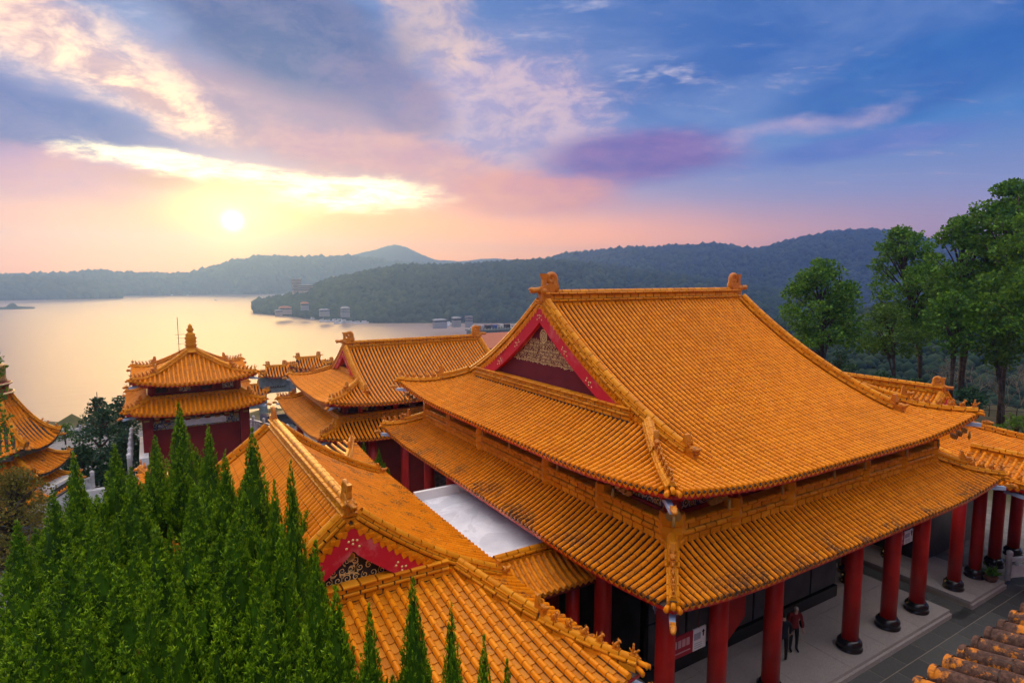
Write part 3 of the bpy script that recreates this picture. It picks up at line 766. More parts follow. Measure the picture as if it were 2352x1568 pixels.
def slope_ridge(rf, parent, sx, sy, t_end=.80, courses=C_SLOPE, seg=.42, k=1.0, fs=.5, off=.12):
    """ridge running down the main slope beside the gable, ending in a dragon head"""
    lx = sx*(rf.rv-off); P = [rf.W(lx, sy*rf.D*t, rf.z('y', lx, sy*rf.D*t)) for t in np.linspace(0.015, t_end, 26)]
    ridge(rf.pc, rf.core, P, courses, seg, k)
    d = P[-1]-P[-2]; orn(parent, 'ridge_beast', P_BEAST, P[-1]+nz(d)*.12+np.array((0, 0, -.02)), d, fs*1.35, M_ORN)
def main_ridge(rf, parent, k=1.0, courses=C_MAIN, seg=.42, ds=1.10):
    e = rf.rv-.12
    ridge(rf.pc, rf.core, [rf.W(x, 0, rf.hr) for x in np.linspace(-e, e, 20)], courses, seg, k)
    ax = rf.W(1, 0, 0)-rf.W(0, 0, 0)
    for sx in (-1, 1):
        orn(parent, 'ridge_dragon', P_DRAGON, rf.W(sx*(e-.12), 0, rf.hr+.10), ax*sx, ds, M_ORN)

def column(parent, x, y, z0, z1, r=.27, name='column', base=True):
    mb = MB().lathe([(r*1.0, 0), (r*.985, (z1-z0)*.5), (r*.95, z1-z0)], (x, y, z0), 20)
    o = part(name, mb, M_RED, parent)
    if base:
        mb = MB().lathe([(r*1.55, 0), (r*1.6, .05), (r*1.45, .09), (r*1.40, .13), (r*1.5, .20), (r*1.46, .28), (r*1.22, .33), (r*1.18, .37)], (x, y, z0-.32), 22)
        part('column_base', mb, M_BLACK, o)
    return o

# ---------------------------------------------------------------- main hall
HX, HY = 18.09, 18.54
hall = thing('temple_hall', 'large double-eaved orange-tiled temple hall with maroon gable, nearest and tallest of all', 'temple hall', (HX, HY, -.35))
up = Roof((HX, HY), 7.88, 8.91, 11.5, 7.05, k=.60, lift=.42, Lc=5.0, ks=1.4, rg=5.44, rv=5.60, pf=.212, ps=.215, tl=.25, rb=.110)
ud = up.deck(hall, 'upper_roof'); ud['label'] = 'tall upper roof with orange glazed tile rows'
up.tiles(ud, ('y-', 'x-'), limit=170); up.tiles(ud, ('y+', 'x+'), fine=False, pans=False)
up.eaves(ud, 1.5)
main_ridge(up, ud, 1.0)
for sx in (-1, 1):
    gable(up, ud, sx, limit=170)
    for sy in (-1, 1):
        slope_ridge(up, ud, sx, sy, .80, k=1.05, fs=.52); up.hip_ridge(ud, sx, sy, figs=6, beast=.40, fs=.30)
up.flush_ridges(ud, limit=170)
lo = Roof((HX, HY), 8.48, 9.60, 5.70, 4.85, D=1.75, k=.30, lift=.32, Lc=4.0, ks=1.0, pf=.212, ps=.215, tl=.25, rb=.110)
ld = lo.deck(hall, 'lower_roof'); ld['label'] = 'lower skirt roof of orange tiles with soot-stained eave'
lo.tiles(ld, ('y-', 'x-'), wear=M_TILEL, limit=130); lo.tiles(ld, ('y+', 'x+'), fine=False, pans=False)
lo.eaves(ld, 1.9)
for sx in (-1, 1):
    for sy in (-1, 1): lo.hip_ridge(ld, sx, sy, courses=C_SLOPE, figs=4, beast=.46, fs=.30)
ix, iy = 8.48-1.70, 9.60-1.70
ring = [(-ix, -iy), (ix, -iy), (ix, iy), (-ix, iy), (-ix, -iy)]
for (x0, y0), (x1, y1) in zip(ring[:-1], ring[1:]):
    ridge(lo.pc, lo.core, [np.array((HX+x0+(x1-x0)*t, HY+y0+(y1-y0)*t, 5.68)) for t in np.linspace(0, 1, 20)], C_BAND, .42, 1.25)
lo.flush_ridges(ld, limit=130)
# tiled piers on the band, frieze wall and upper walls
for sx, sy, n, ax in ((0, -1, 6, 0), (-1, 0, 6, 1), (1, 0, 6, 1), (0, 1, 6, 0)):
    for t in (-.99, -.66, -.30, .30, .66, .99):
        x, y = (HX+t*ix, HY+sy*iy) if ax == 0 else (HX+sx*ix, HY+t*iy)
        mb = MB().lathe([(.27, -.02), (.28, .1), (.26, .14), (.30, .34), (.27, .46), (.26, .50), (.30, .56), (.30, .62), (.27, .80), (.27, .84)], (x, y, 5.62), 8, smooth=False)
        part('band_pier', mb, M_RIDGE, hall)
        mb = MB().lathe([(.17, 0), (.17, .85)], (x, y, 6.25), 10); part('upper_column', mb, M_DKRED, hall)
mb = MB().box((HX, HY, 6.55), (2*ix-.36, 2*iy-.36, 1.5)); part('upper_wall', mb, M_FRIEZE, hall, 'painted frieze wall between the two roofs')
for z, h in ((6.33, .10), (6.95, .12)): part('frieze_rail', MB().box((HX, HY, z), (2*ix-.20, 2*iy-.20, h)), M_DKRED, hall)
# hanging bells and gilded brackets under the upper eave
def bracket(parent, p, d):
    d = nz(np.array(d, float)); sx = np.cross(d, (0, 0, 1)); mb = MB(); mw = MB()
    for j, (o, z, wd) in enumerate(((0, 0, .20), (.16, .12, .16), (.32, .24, .12))):
        c = np.array(p)+d*o+np.array((0, 0, z))
        mb.prism([(-wd, 0), (-wd*.6, -.10), (wd*.6, -.10), (wd, 0), (wd, .07), (-wd, .07)], -.05, .05, (0, 2, 1), M=Matrix(((sx[0], d[0], 0, c[0]), (sx[1], d[1], 0, c[1]), (0, 0, 1, c[2]), (0, 0, 0, 1))))
    q = np.array(p)+d*.5
    mb.tube([tuple(q+(0, 0, .2)), tuple(q+(0, 0, -.02)), tuple(q+(0, 0, -.10))], [.03, .05, .015], 6)
    mw.lathe([(.09, 0), (.10, .05)], tuple(q+(0, 0, -.02)), 8)
    o = part('gilded_bracket', mb, M_GILT, parent)
for t in (-.8, -.48, -.12, .12, .48, .8):
    bracket(hall, (HX+t*ix*1.02, HY-iy-.25, 6.60), (0, -1, 0)); bracket(hall, (HX-ix-.25, HY+t*iy*1.02, 6.60), (-1, 0, 0))
for sx, sy in ((-1, -1), (1, -1), (-1, 1)): bracket(hall, (HX+sx*(ix+.50), HY+sy*(iy+.50), 6.62), (sx, sy, 0))
# columns
CXS = [11.29, 13.39, 15.90, 20.28, 22.79, 24.89]; CYS = [10.74, 13.3, 16.0, 21.1, 23.8, 26.34]
for x in CXS: column(hall, x, 10.74, -.03, 4.75)
for y in CYS[1:]: column(hall, 11.29, y, -.03, 4.75); column(hall, 24.89, y, -.03, 4.75)
for x in CXS[1:-1]: column(hall, x, 26.34, -.03, 4.75)
# beams with painted carving between the column heads
def carved_spandrel(parent, p0, p1, z=4.30):
    p0, p1 = np.array(p0, float), np.array(p1, float); d = nz(p1-p0); L = np.linalg.norm(p1-p0)
    out = [(0.2, .38), (0.2, -.75), (.34, -.82), (.48, -.62), (.66, -.50), (.95, -.30), (1.15, -.22), (L-1.15, -.22), (L-.95, -.30), (L-.66, -.50), (L-.48, -.62), (L-.34, -.82), (L-.2, -.75), (L-.2, .38)]
    M = Matrix(((d[0], -d[1], 0, p0[0]), (d[1], d[0], 0, p0[1]), (0, 0, 1, z), (0, 0, 0, 1)))
    part('carved_spandrel', MB().prism(out, -.06, .06, (0, 2, 1), M=M), M_CARVE, parent)
for i in range(5):
    carved_spandrel(hall, (CXS[i], 10.74), (CXS[i+1], 10.74)); carved_spandrel(hall, (11.29, CYS[i]), (11.29, CYS[i+1]))
# inner walls of dark slate panels
def panel_wall(parent, x0, x1, y, z0, z1, nx, rows, face=-1):
    part('wall', MB().box(((x0+x1)/2, y+.15, (z0+z1)/2), (x1-x0, .3, z1-z0)), M_BLACK, parent)
    w_ = (x1-x0)/nx
    for i in range(nx):
        for za, zb in rows:
            mb = MB().box((x0+(i+.5)*w_, y-.02*1, (za+zb)/2), (w_-.10, .06, zb-za-.06)); part('slate_panel', mb, M_STONEDK, parent)
panel_wall(hall, 12.9, 23.25, 13.06, -.35, 5.3, 6, ((.15, 1.6), (1.6, 3.0), (3.0, 4.6)))
part('skirting', MB().box((18.07, 12.99, -.12), (10.4, .1, .46)), M_BLACK, hall)
part('side_wall', MB().box((13.05, 19.6, 2.4), (.3, 12.8, 5.6)), M_STONEDK, hall)
part('side_wall', MB().box((23.1, 19.6, 2.4), (.3, 12.8, 5.6)), M_STONEDK, hall)
part('back_wall', MB().box((18.07, 25.9, 2.4), (10.3, .3, 5.6)), M_DKRED, hall)
# platform
def plat(parent, x0, x1, y0, y1, top, h, n):
    mb = MB().box(((x0+x1)/2, (y0+y1)/2, top-h/2-.03), (x1-x0-.02, y1-y0-.02, h-.06)); part('platform_core', mb, M_JOINT, parent)
    k = max(1, int((y1-y0)/2.2))
    for i in range(n):
        for j in range(k):
            a, b = x0+(x1-x0)*i/n, x0+(x1-x0)*(i+1)/n; c, d = y0+(y1-y0)*j/k, y0+(y1-y0)*(j+1)/k
            part('granite_slab', MB().box(((a+b)/2, (c+d)/2, top-.06), (b-a-.012, d-c-.012, .12)), M_GRAN, parent)
    for i in range(n):
        a, b = x0+(x1-x0)*i/n, x0+(x1-x0)*(i+1)/n
        part('kerb_stone', MB().box(((a+b)/2, y0-.03, top-.12-(h-.12)/2), (b-a-.012, .10, h-.13)), M_GRAN, parent)
plat(hall, 10.3, 26.0, 10.05, 27.2, -.35, .32, 7)

# ---------------------------------------------------------------- side wings (mirror pair)
def plane_roof(parent, A, B, A2, B2, p=.22, tl=.28, rb=.125, mt=M_TILE, mp=M_PANL, sag=.10, limit=300, ridge_top=True, seg=.42, discs=True, minpx=9):
    """single sloping roof: top edge A-B, eave A2-B2"""
    A, B, A2, B2 = (np.array(q, float) for q in (A, B, A2, B2)); W_ = np.linalg.norm(B-A); lat = (B-A)/W_
    n = int(W_/p); T, Pn, E, Dp = [], [], [], []; core, dk, so = MB(), MB(), MB(); rows = []
    def pt(u, t):
        q = (A+(B-A)*u)*(1-t)+(A2+(B2-A2)*u)*t; q = q.copy(); q[2] -= sag*4*t*(1-t); return q
    dk.grid([[tuple(pt(u, t)-(0, 0, .03)) for t in np.linspace(0, 1, 9)] for u in np.linspace(0, 1, 7)])
    so.grid([[tuple(pt(u, t)-(0, 0, .16)) for t in np.linspace(0, 1, 3)] for u in (0, 1)], False)
    so.grid([[tuple(pt(u, 1)-(0, 0, .04)), tuple(pt(u, 1)-(0, 0, .16))] for u in (0, 1)], False)
    for u_, w_ in ((0, 0), (1, 1)): so.grid([[tuple(pt(u_, t)-(0, 0, .03)), tuple(pt(u_, t)-(0, 0, .16))] for t in np.linspace(0, 1, 5)], False)
    for i in range(n+1):
        for kind, u in (('b', (i+.0)*p/W_), ('p', (i+.5)*p/W_)):
            if u > 1: continue
            P = np.array([pt(u, t) for t in np.linspace(0, 1, 16)]); Q = resample(P, tl); rws = []
            for k in range(len(Q)-1):
                t = Q[k+1]-Q[k]; l = np.linalg.norm(t); t /= l; x_ = lat; nn = np.cross(x_, t)
                if nn[2] < 0: x_ = -lat; nn = -nn
                if kind == 'b': T.append(frame(Q[k]+nn*.012, x_*rb, t*l, nn*rb))
                else: Pn.append(frame(Q[k]+nn*.004, x_*(p-rb*.98), t*l*1.06, nn))
            if kind == 'b':
                E.append(frame(Q[-1]+nn*.012, x_*rb, t*rb*.9, nn*rb*1.1))
                for q in Q: rws.append([tuple(q+x_*(-math.cos(a)*rb*.455)+nn*(math.sin(a)*rb*.56)) for a in (0, 1.05, 2.1, 3.1416)])
                core.grid(rws)
            else: Dp.append(frame(Q[-1]-nn*.005, x_*(p-rb*.45), t*.25, np.array((0, 0, rb))))
    d = part('lean_roof', dk, M_MORTAR, parent); DECKS.append(dk)
    place(d, 'barrel_tile', P_BARREL, T, mt, limit, 'barrel_tile_field', minpx); place(d, 'pan_tile', P_PAN, Pn, mp, limit, 'pan_tile_field', 14)
    if discs:
        place(d, 'eave_disc', P_DISC, E, mt, limit, 'eave_disc_row', 4); place(d, 'drip_tile', P_DRIP, Dp, mt, limit, 'drip_tile_row', 2.2)
    part('tile_bedding', core, M_MORTAR, d, kind='stuff', fix=False); part('soffit', so, M_SOFFIT, d, fix=False)
    if ridge_top:
        pc, rc = {}, MB(); ridge(pc, rc, [A+(B-A)*t+np.array((0, 0, .0)) for t in np.linspace(0, 1, 8)], C_LOW, seg, 1.0)
        for nm, Ms in pc.items(): place(d, nm, PROTO[nm], Ms, M_RIDGE, limit, nm+'_run', minpx)
        part('ridge_core', rc, M_MORTAR, d, kind='stuff', fix=False)
    return d
M_TILEF = mat('streaked_orange_tile', rough=.36, spec=.3, tint=TN, build=glazed(OR1, OR2, OR3, s_lo=.52, s_hi=.64, sscale=1.0, samt=.75))
def wing(x, mir, label):
    t = thing('wing_hall', label, 'temple hall', (x, 18.5, -.35), 'side wing halls beside the main hall')
    rf = Roof((x, 18.5), 10.1, 4.42, 6.86, 4.20, k=.45, lift=.36, Lc=4.5, ks=.34, rg=4.92, rv=5.10, rot=1, pf=.227, ps=.30, tl=.30, rb=.132, mats=(M_TILE, M_PANL, M_RIDGE))
    d = rf.deck(t, 'roof')
    if not mir:
        rf.tiles(d, ('y-',), wear=M_TILEF, limit=300); rf.tiles(d, ('x-', 'y+'), limit=300); rf.tiles(d, ('x+',), fine=False, pans=False)
    else:
        rf.tiles(d, ('x-', 'y+', 'y-'), limit=300); rf.tiles(d, ('x+',), fine=False, pans=False)
    rf.eaves(d, 1.4); main_ridge(rf, d, .9, ds=.80)
    for sx in (-1, 1):
        gable(rf, d, sx, infill=M_BLACKG, bw=.46, scroll='full', zlow=rf.zf(rf.ks*(rf.a-rf.rg))+.16)
        for sy in (-1, 1):
            slope_ridge(rf, d, sx, sy, .90, k=.95, fs=.42); rf.hip_ridge(d, sx, sy, figs=6, beast=.50, fs=.27, k=.92)
    rf.flush_ridges(d)
    part('wall', MB().box((x, 19.8, 2.0), (6.0, 14.4, 4.7)), M_STONEDK if mir else M_DKRED, t)
    for y in (13.6, 17, 20.5, 24, 26.3):
        for sx in (-1, 1): column(t, x+sx*3.75, y, -.03, 4.1, .24)
    for xx in ((-1.6, 1.6) if not mir else (-4.4, -2.5, -.6, 1.4)): column(t, x+xx, 10.78, -.03, 4.1, .24)
    plat(t, x-(4.0 if not mir else 5.05), x+(4.0 if not mir else -1.9), 9.9, 27.4, -.35, .32, 4)
    return t
M_BLACKG = mat('navy_black_panel', (.018, .018, .030), rough=.6)
wl = wing(3.78, False, 'wing hall with dark scrollwork gable facing the camera, behind the junipers')
wr = wing(32.40, True, 'wing hall on the right, mostly hidden behind the main hall roof')
def annexe(sx, label):
    m = lambda x: HX+sx*(x-HX)
    t = thing('flat_annexe', label, 'annexe', (m(9.6), 17.5, -.35), 'flat-roofed annexes between the halls')
    part('roof_slab', MB().box((m(9.55), 17.6, 3.90), (2.7, 6.1, .28)), M_WROOF, t, 'white painted flat roof with dirt specks')
    part('parapet', MB().box((m(9.62), 20.72, 4.18), (2.75, .16, .42)), M_WPAINT, t)
    part('wall', MB().box((m(9.6), 17.9, 1.7), (2.0, 5.2, 4.1)), M_STONEDK, t)
    A, B = (8.2, 14.62, 4.10), (11.0, 14.62, 4.10)
    plane_roof(t, (m(8.25), 14.60, 4.14), (m(11.1), 14.60, 4.14), (m(8.25), 13.35, 3.55), (m(11.1), 13.35, 3.55), .21, .27, .125, limit=120)
    column(t, m(10.6), 13.9, -.03, 3.6, .22)
    return t
annexe(1, 'annexe with white flat roof wedged between the main hall and the juniper-side wing')
annexe(-1, 'annexe on the right hidden between the main hall and the far wing')
# covered walk on the far right
cw = thing('covered_walk', 'low covered walk with orange tiled roof at the right edge', 'covered walk', (30, 8, -.35))
plane_roof(cw, (30.0, 11.3, 5.15), (30.0, 3.5, 5.15), (28.3, 11.3, 4.25), (28.3, 3.5, 4.25), .27, .27, .13, limit=200)
plane_roof(cw, (30.02, 11.3, 5.10), (30.02, 3.5, 5.10), (31.7, 11.3, 4.25), (31.7, 3.5, 4.25), .27, .27, .13, limit=40, ridge_top=False)
for y in (9.0, 6.0): column(cw, 31.2, y, -.03, 4.2, .2)

# near eave corner of the building the picture is taken from
ne = thing('near_eave', 'corner of a mossy tiled eave close to the camera, bottom right', 'eave', (7.2, 2.0, 8.0))
def lichen(g, pos, geo, b):
    n_ = noise(g, pos, 5.5, 6, .72).ss(.41, .49); n2_ = noise(g, pos, 26, 4, .7).ss(.42, .60)
    c = mixc(g, n2_*.6, (.62, .20, .012), (.46, .15, .03))
    return mixc(g, n_, c, mixc(g, n2_, (.060, .030, .020), (.115, .060, .040)))
M_LICHEN = mat('lichen_covered_tile', rough=.75, spec=.2, build=lichen, bump=(60, .5, .01))

# ---------------------------------------------------------------- back hall
BX, BY = 18.09, 44.5
bh = thing('temple_hall', 'double-eaved hall with red upper windows behind the main hall, near the lake', 'temple hall', (BX, BY, -4.5))
bu = Roof((BX, BY), 8.59, 6.45, 7.20, 4.10, k=.5, lift=.42, Lc=4.5, ks=1.05, rg=5.45, rv=5.80, pf=.26, ps=.26, tl=.34, rb=.15)
d = bu.deck(bh, 'upper_roof'); bu.tiles(d, ('y-', 'x-'), minpx=16); bu.tiles(d, ('y+', 'x+'), fine=False, pans=False)
bu.eaves(d, 1.5); main_ridge(bu, d, 1.05, courses=C_MAIN, seg=.6, ds=1.2)
for sx in (-1, 1):
    gable(bu, d, sx, bw=.42, seg=.6)
    for sy in (-1, 1): slope_ridge(bu, d, sx, sy, .76, seg=.55, k=1.1, fs=.55); bu.hip_ridge(d, sx, sy, seg=.55, figs=5, beast=.42, fs=.36)
bu.flush_ridges(d, minpx=14)
bl = Roof((BX, BY), 9.35, 7.15, 2.95, 1.98, D=1.9, k=.3, lift=.50, Lc=4.5, pf=.26, ps=.26, tl=.34, rb=.15)
d = bl.deck(bh, 'lower_roof'); bl.tiles(d, ('y-', 'x-'), minpx=16); bl.tiles(d, ('y+', 'x+'), fine=False, pans=False)
bl.eaves(d, 1.8)
for sx in (-1, 1):
    for sy in (-1, 1): bl.hip_ridge(d, sx, sy, seg=.55, figs=5, beast=.45, fs=.36)
jx, jy = 9.35-1.85, 7.15-1.85; ring = [(-jx, -jy), (jx, -jy), (jx, jy), (-jx, jy), (-jx, -jy)]
for (x0, y0), (x1, y1) in zip(ring[:-1], ring[1:]):
    ridge(bl.pc, bl.core, [np.array((BX+x0+(x1-x0)*t, BY+y0+(y1-y0)*t, 2.92)) for t in np.linspace(0, 1, 16)], C_BAND, .6, 1.0)
bl.flush_ridges(d, minpx=14)
part('upper_wall', MB().box((BX, BY, 3.55), (2*jx-.4, 2*jy-.4, 1.5)), M_DKRED, bh, 'dark red upper wall with windows')
for i in range(12):
    x = BX-jx+.8+i*(2*jx-1.6)/11
    o = part('window', MB().box((x, BY-jy+.17, 3.68), (.78, .10, .62)), M_DKRED, bh); part('pane', MB().box((x, BY-jy+.11, 3.68), (.62, .03, .48)), M_BLACK, o)
    if i % 2: part('upper_column', MB().lathe([(.16, 0), (.16, 1.1)], (x-.7, BY-jy+.08, 3.2), 8), M_RED, bh)
for i in range(6):
    y = BY-jy+.9+i*(2*jy-1.8)/5
    o = part('window', MB().box((BX-jx+.17, y, 3.68), (.10, .78, .62)), M_DKRED, bh); part('pane', MB().box((BX-jx+.11, y, 3.68), (.03, .62, .48)), M_BLACK, o)
for t in (-.8, -.4, 0, .4, .8): bracket(bh, (BX+t*jx, BY-jy-.2, 3.75), (0, -1, 0))
for i in range(8):
    x = BX-7.9+i*15.8/7
    for y in (BY-5.9, BY+5.9): column(bh, x, y, -4.2, 1.9, .28)
part('wall', MB().box((BX, BY, -1.3), (13.6, 9.6, 6.4)), M_DKRED, bh)
part('eave_beam', MB().box((BX, BY-5.9, 1.35), (16.2, .34, .75)), M_GREYB, bh) if 'M_GREYB' in globals() else None
plat(bh, BX-9.0, BX+9.0, BY-7.0, BY+7.0, -4.5, .4, 6)

# ---------------------------------------------------------------- bell tower
TX, TY = 2.46, 47.2
tw = thing('bell_tower', 'square red two-roofed tower with tiered finial standing before the lake', 'tower', (TX, TY, -3.5))
tu = Roof((TX, TY), 3.68, 3.68, 7.35, 5.62, k=.5, lift=.42, Lc=3.2, pf=.27, ps=.27, tl=.30, rb=.15, mats=(M_TILEW, M_PANL, M_RIDGE))
d = tu.deck(tw, 'upper_roof'); tu.tiles(d, ('y-', 'x-', 'x+'), minpx=12, limit=150); tu.tiles(d, ('y+',), fine=False, pans=False); tu.eaves(d, 1.0)
for sx in (-1, 1):
    for sy in (-1, 1): tu.hip_ridge(d, sx, sy, seg=.45, figs=6, beast=.60, fs=.32, t0=.06)
tu.flush_ridges(d, minpx=12, limit=150)
tl_ = Roof((TX, TY), 4.08, 4.08, 4.62, 3.78, D=1.45, k=.3, lift=.40, Lc=3.2, pf=.27, ps=.27, tl=.30, rb=.15, mats=(M_TILEW, M_PANL, M_RIDGE))
d = tl_.deck(tw, 'lower_roof'); tl_.tiles(d, ('y-', 'x-', 'x+'), minpx=12, limit=150); tl_.tiles(d, ('y+',), fine=False, pans=False); tl_.eaves(d, 1.2)
for sx in (-1, 1):
    for sy in (-1, 1): tl_.hip_ridge(d, sx, sy, seg=.45, figs=4, beast=.40, fs=.30)
q = 4.08-1.40; ring = [(-q, -q), (q, -q), (q, q), (-q, q), (-q, -q)]
for (x0, y0), (x1, y1) in zip(ring[:-1], ring[1:]):
    ridge(tl_.pc, tl_.core, [np.array((TX+x0+(x1-x0)*t, TY+y0+(y1-y0)*t, 4.60)) for t in np.linspace(0, 1, 10)], C_LOW, .45, 1.0)
tl_.flush_ridges(d, minpx=12, limit=150)
part('upper_wall', MB().box((TX, TY, 5.15), (2*q-.2, 2*q-.2, 1.3)), M_MAROON, tw)
for i in range(4):
    x = TX-q+.75+i*(2*q-1.5)/3
    o = part('window', MB().box((x, TY-q+.07, 5.22), (.85, .08, .55)), M_DKRED, tw); part('pane', MB().box((x, TY-q+.02, 5.22), (.68, .04, .40)), M_BLACK if i in (0, 2) else M_FRIEZE, o)
for sx in (-1, 1):
    for sy in (-1, 1):
        part('upper_column', MB().lathe([(.2, 0), (.2, 1.2)], (TX+sx*(q-.12), TY+sy*(q-.12), 4.6), 8), M_DKRED, tw)
        part('corner_pillar', MB().box((TX+sx*2.85, TY+sy*2.85, .2), (.6, .6, 7.0)), M_DKRED, tw)
part('lower_wall', MB().box((TX, TY, .1), (5.3, 5.3, 7.2)), M_DKRED, tw)
part('painted_beam', MB().box((TX, TY, 2.95), (5.7, 5.7, .62)), M_FRIEZE, tw, 'painted beam with pale scrolls')
part('white_panel', MB().box((TX+.2, TY-2.87, 2.95), (3.0, .05, .42)), M_WSTONE, tw)
for r_ in range(3):
    for i in range(11):
        for side in (0, 1):
            u = -2.9+i*.58
            c = (TX+u, TY-2.95-.18*r_, 3.22+.16*r_) if side == 0 else (TX-2.95-.18*r_, TY+u, 3.22+.16*r_)
            part('bracket_block', MB().box(c, (.30, .30, .13)), M_GILT if (i+r_) % 2 else M_DKRED, tw)
fin = MB().lathe([(.62, 0), (.55, .10), (.36, .16), (.33, .42), (.42, .50), (.30, .58), (.38, .72), (.30, .84), (.40, .98), (.28, 1.10), (.34, 1.22), (.24, 1.32), (.14, 1.40), (.22, 1.50), (.24, 1.60), (.12, 1.70), (.16, 1.80), (.03, 1.98)], (TX, TY, 7.28), 12)
part('finial', fin, M_RIDGE, tw); part('finial_plinth', MB().box((TX, TY, 7.10), (.72, .72, .5), taper=.8), M_RIDGE, tw)
rod = MB().tube([(TX-.75, TY-.2, 6.9), (TX-.75, TY-.2, 9.75)], .022, 5); rod.tube([(TX-.95, TY-.2, 8.55), (TX-.2, TY-.2, 8.55)], .015, 4)
for z in (7.5, 7.9, 8.3): rod.tube([(TX-.86, TY-.2, z), (TX-.3, TY-.1, z)], .012, 4)
solo('lightning_rod', rod, M_METAL, 'thin metal lightning rod beside the tower finial', 'rod', (TX-.75, TY-.2, 6.9))

# ---------------------------------------------------------------- six-sided pavilion at the left edge
PX, PY = -8.1, 44.2
pv = thing('pavilion', 'six-sided pavilion with steep tiled roof cut off by the left edge', 'pavilion', (PX, PY, -4.5))
def hexroof(parent, Rr, ri, z0, z1, k, lift, p=.30, tl=.30, rb=.16, name='roof'):
    n = 6; T, Pn, E, Dp = [], [], [], []; core, dk, rc = MB(), MB(), MB(); pc = {}
    a0 = R(8)
    H = lambda i, r: np.array([PX+r*math.cos(a0+i*math.pi/3), PY+r*math.sin(a0+i*math.pi/3)])
    def zt(t): return z0-(z0-z1)*((1+k)*t-k*t*t)
    def pos(i, u, t):
        r = ri+(Rr-ri)*t; a, b = H(i, r), H(i+1, r); q = a+(b-a)*u
        e = max(0, 1-min(u, 1-u)*2/.8); return np.array([q[0], q[1], zt(t)+lift*e*e*t*t])
    for i in range(6):
        dk.grid([[tuple(pos(i, u, t)-(0, 0, .04)) for t in np.linspace(0, 1, 12)] for u in np.linspace(0, 1, 13)])
        dk.grid([[tuple(pos(i, u, t)-(0, 0, .18 if t else .18)) for t in (1, .2)] for u in np.linspace(0, 1, 9)])
        a, b = H(i, Rr), H(i+1, Rr); W_ = np.linalg.norm(b-a); nn_ = int(W_/p/2); lat = np.append((b-a)/W_, 0); mid = (H(i, 1)+H(i+1, 1))/2-np.array((PX, PY)); mid = nz(np.append(mid, 0))
        rin, rout = ri*math.cos(math.pi/6), Rr*math.cos(math.pi/6)
        for j in range(-nn_, nn_+1):
            for kind, s_ in (('b', j*p), ('p', (j+.5)*p)):
                rmin = max(rin, abs(s_)/math.tan(math.pi/6)+.05)
                if rmin > rout-.15: continue
                P = []
                for rr in np.linspace(rmin, rout, 20):
                    t = (rr-rin)/(rout-rin); hw = rr*math.tan(math.pi/6); u = .5+s_/(2*hw); P.append(pos(i, min(max(u, 0), 1), t))
                Q = resample(P, tl); rws = []
                for k_ in range(len(Q)-1):
                    t = Q[k_+1]-Q[k_]; l = np.linalg.norm(t); t /= l; x_ = nz(np.cross(t, np.cross(lat, t))); nn = np.cross(x_, t)
                    if nn[2] < 0: x_ = -x_; nn = -nn
                    if kind == 'b': T.append(frame(Q[k_], x_*rb, t*l, nn*rb))
                    else: Pn.append(frame(Q[k_], x_*(p-rb*.55), t*l*1.06, nn))
                if kind == 'b':
                    E.append(frame(Q[-1], x_*rb, t*rb*.9, nn*rb)); 
                    for q in Q: rws.append([tuple(q+x_*(-math.cos(a_)*rb*.455)+nn*(math.sin(a_)*rb*.56)) for a_ in (0, 1.05, 2.1, 3.1416)])
                    core.grid(rws)
        P = [pos(i, 0, t)+(0, 0, .02) for t in np.linspace(0.02, 1.03, 20)]; ridge(pc, rc, P, C_LOW, .45, 1.0)
        if i in (4, 5, 0):
            dd = P[-1]-P[-4]; orn(parent, 'corner_beam_head', P_HEAD, P[-1]+(0, 0, -.2), dd, .28, M_ORN); orn(parent, 'ridge_beast', P_BEAST, P[-2]+(0, 0, .1), dd, .40, M_ORN)
            if name == 'upper_roof':
                for f in (12, 14): orn(parent, 'roof_figure', P_FIG[1], P[f]+(0, 0, .22), dd, .30, M_ORN)
    DECKS.append(dk); d = part(name, dk, M_MORTAR, parent)
    place(d, 'barrel_tile', P_BARREL, T, M_TILEW, 150, 'barrel_tile_field', 11); place(d, 'pan_tile', P_PAN, Pn, M_PANL, 0); place(d, 'eave_disc', P_DISC, E, M_TILEW, 0)
    for nm, Ms in pc.items(): place(d, nm, PROTO[nm], Ms, M_RIDGE, 0, nm+'_run')
    part('tile_bedding', core, M_MORTAR, d, kind='stuff', fix=False); part('ridge_core', rc, M_MORTAR, d, kind='stuff', fix=False)
    return d
hexroof(pv, 3.15, .85, 5.9, 2.75, .55, .45, name='upper_roof')
hexroof(pv, 3.6, 2.1, 2.35, 1.35, .4, .35, name='middle_roof')
hexroof(pv, 4.0, 2.5, .95, -.05, .4, .35, name='lower_roof')
part('drum', MB().lathe([(.95, 0), (1.25, .08), (1.22, .16), (1.02, .18), (1.06, .5), (1.22, .56), (1.18, .66), (1.0, .70)], (PX, PY, 5.85), 16), M_DKRED, pv, 'dark red drum with gold rings')
part('gold_ring', MB().lathe([(1.28, 0), (1.30, .05), (1.28, .10)], (PX, PY, 5.88), 18), M_GOLD, pv); part('gold_ring', MB().lathe([(1.20, 0), (1.22, .04), (1.20, .08)], (PX, PY, 6.42), 18), M_GOLD, pv)
part('cap_drum', MB().lathe([(.96, 0), (1.0, .1), (.95, .2), (.97, .75), (1.02, .8), (1.05, .95), (.9, 1.0), (.6, 1.12), (.1, 1.2)], (PX, PY, 6.52), 16), mat('carved_ochre_glaze', rough=.5, build=simple((.42, .22, .03), (.20, .10, .03), 9), bump=(14, .8, .05)), pv, 'carved ochre drum on top')
part('wall', MB().lathe([(2.0, -6.5), (2.0, 0), (1.95, 2.5)], (PX, PY, .3), 6, smooth=False), M_GREYST, pv)
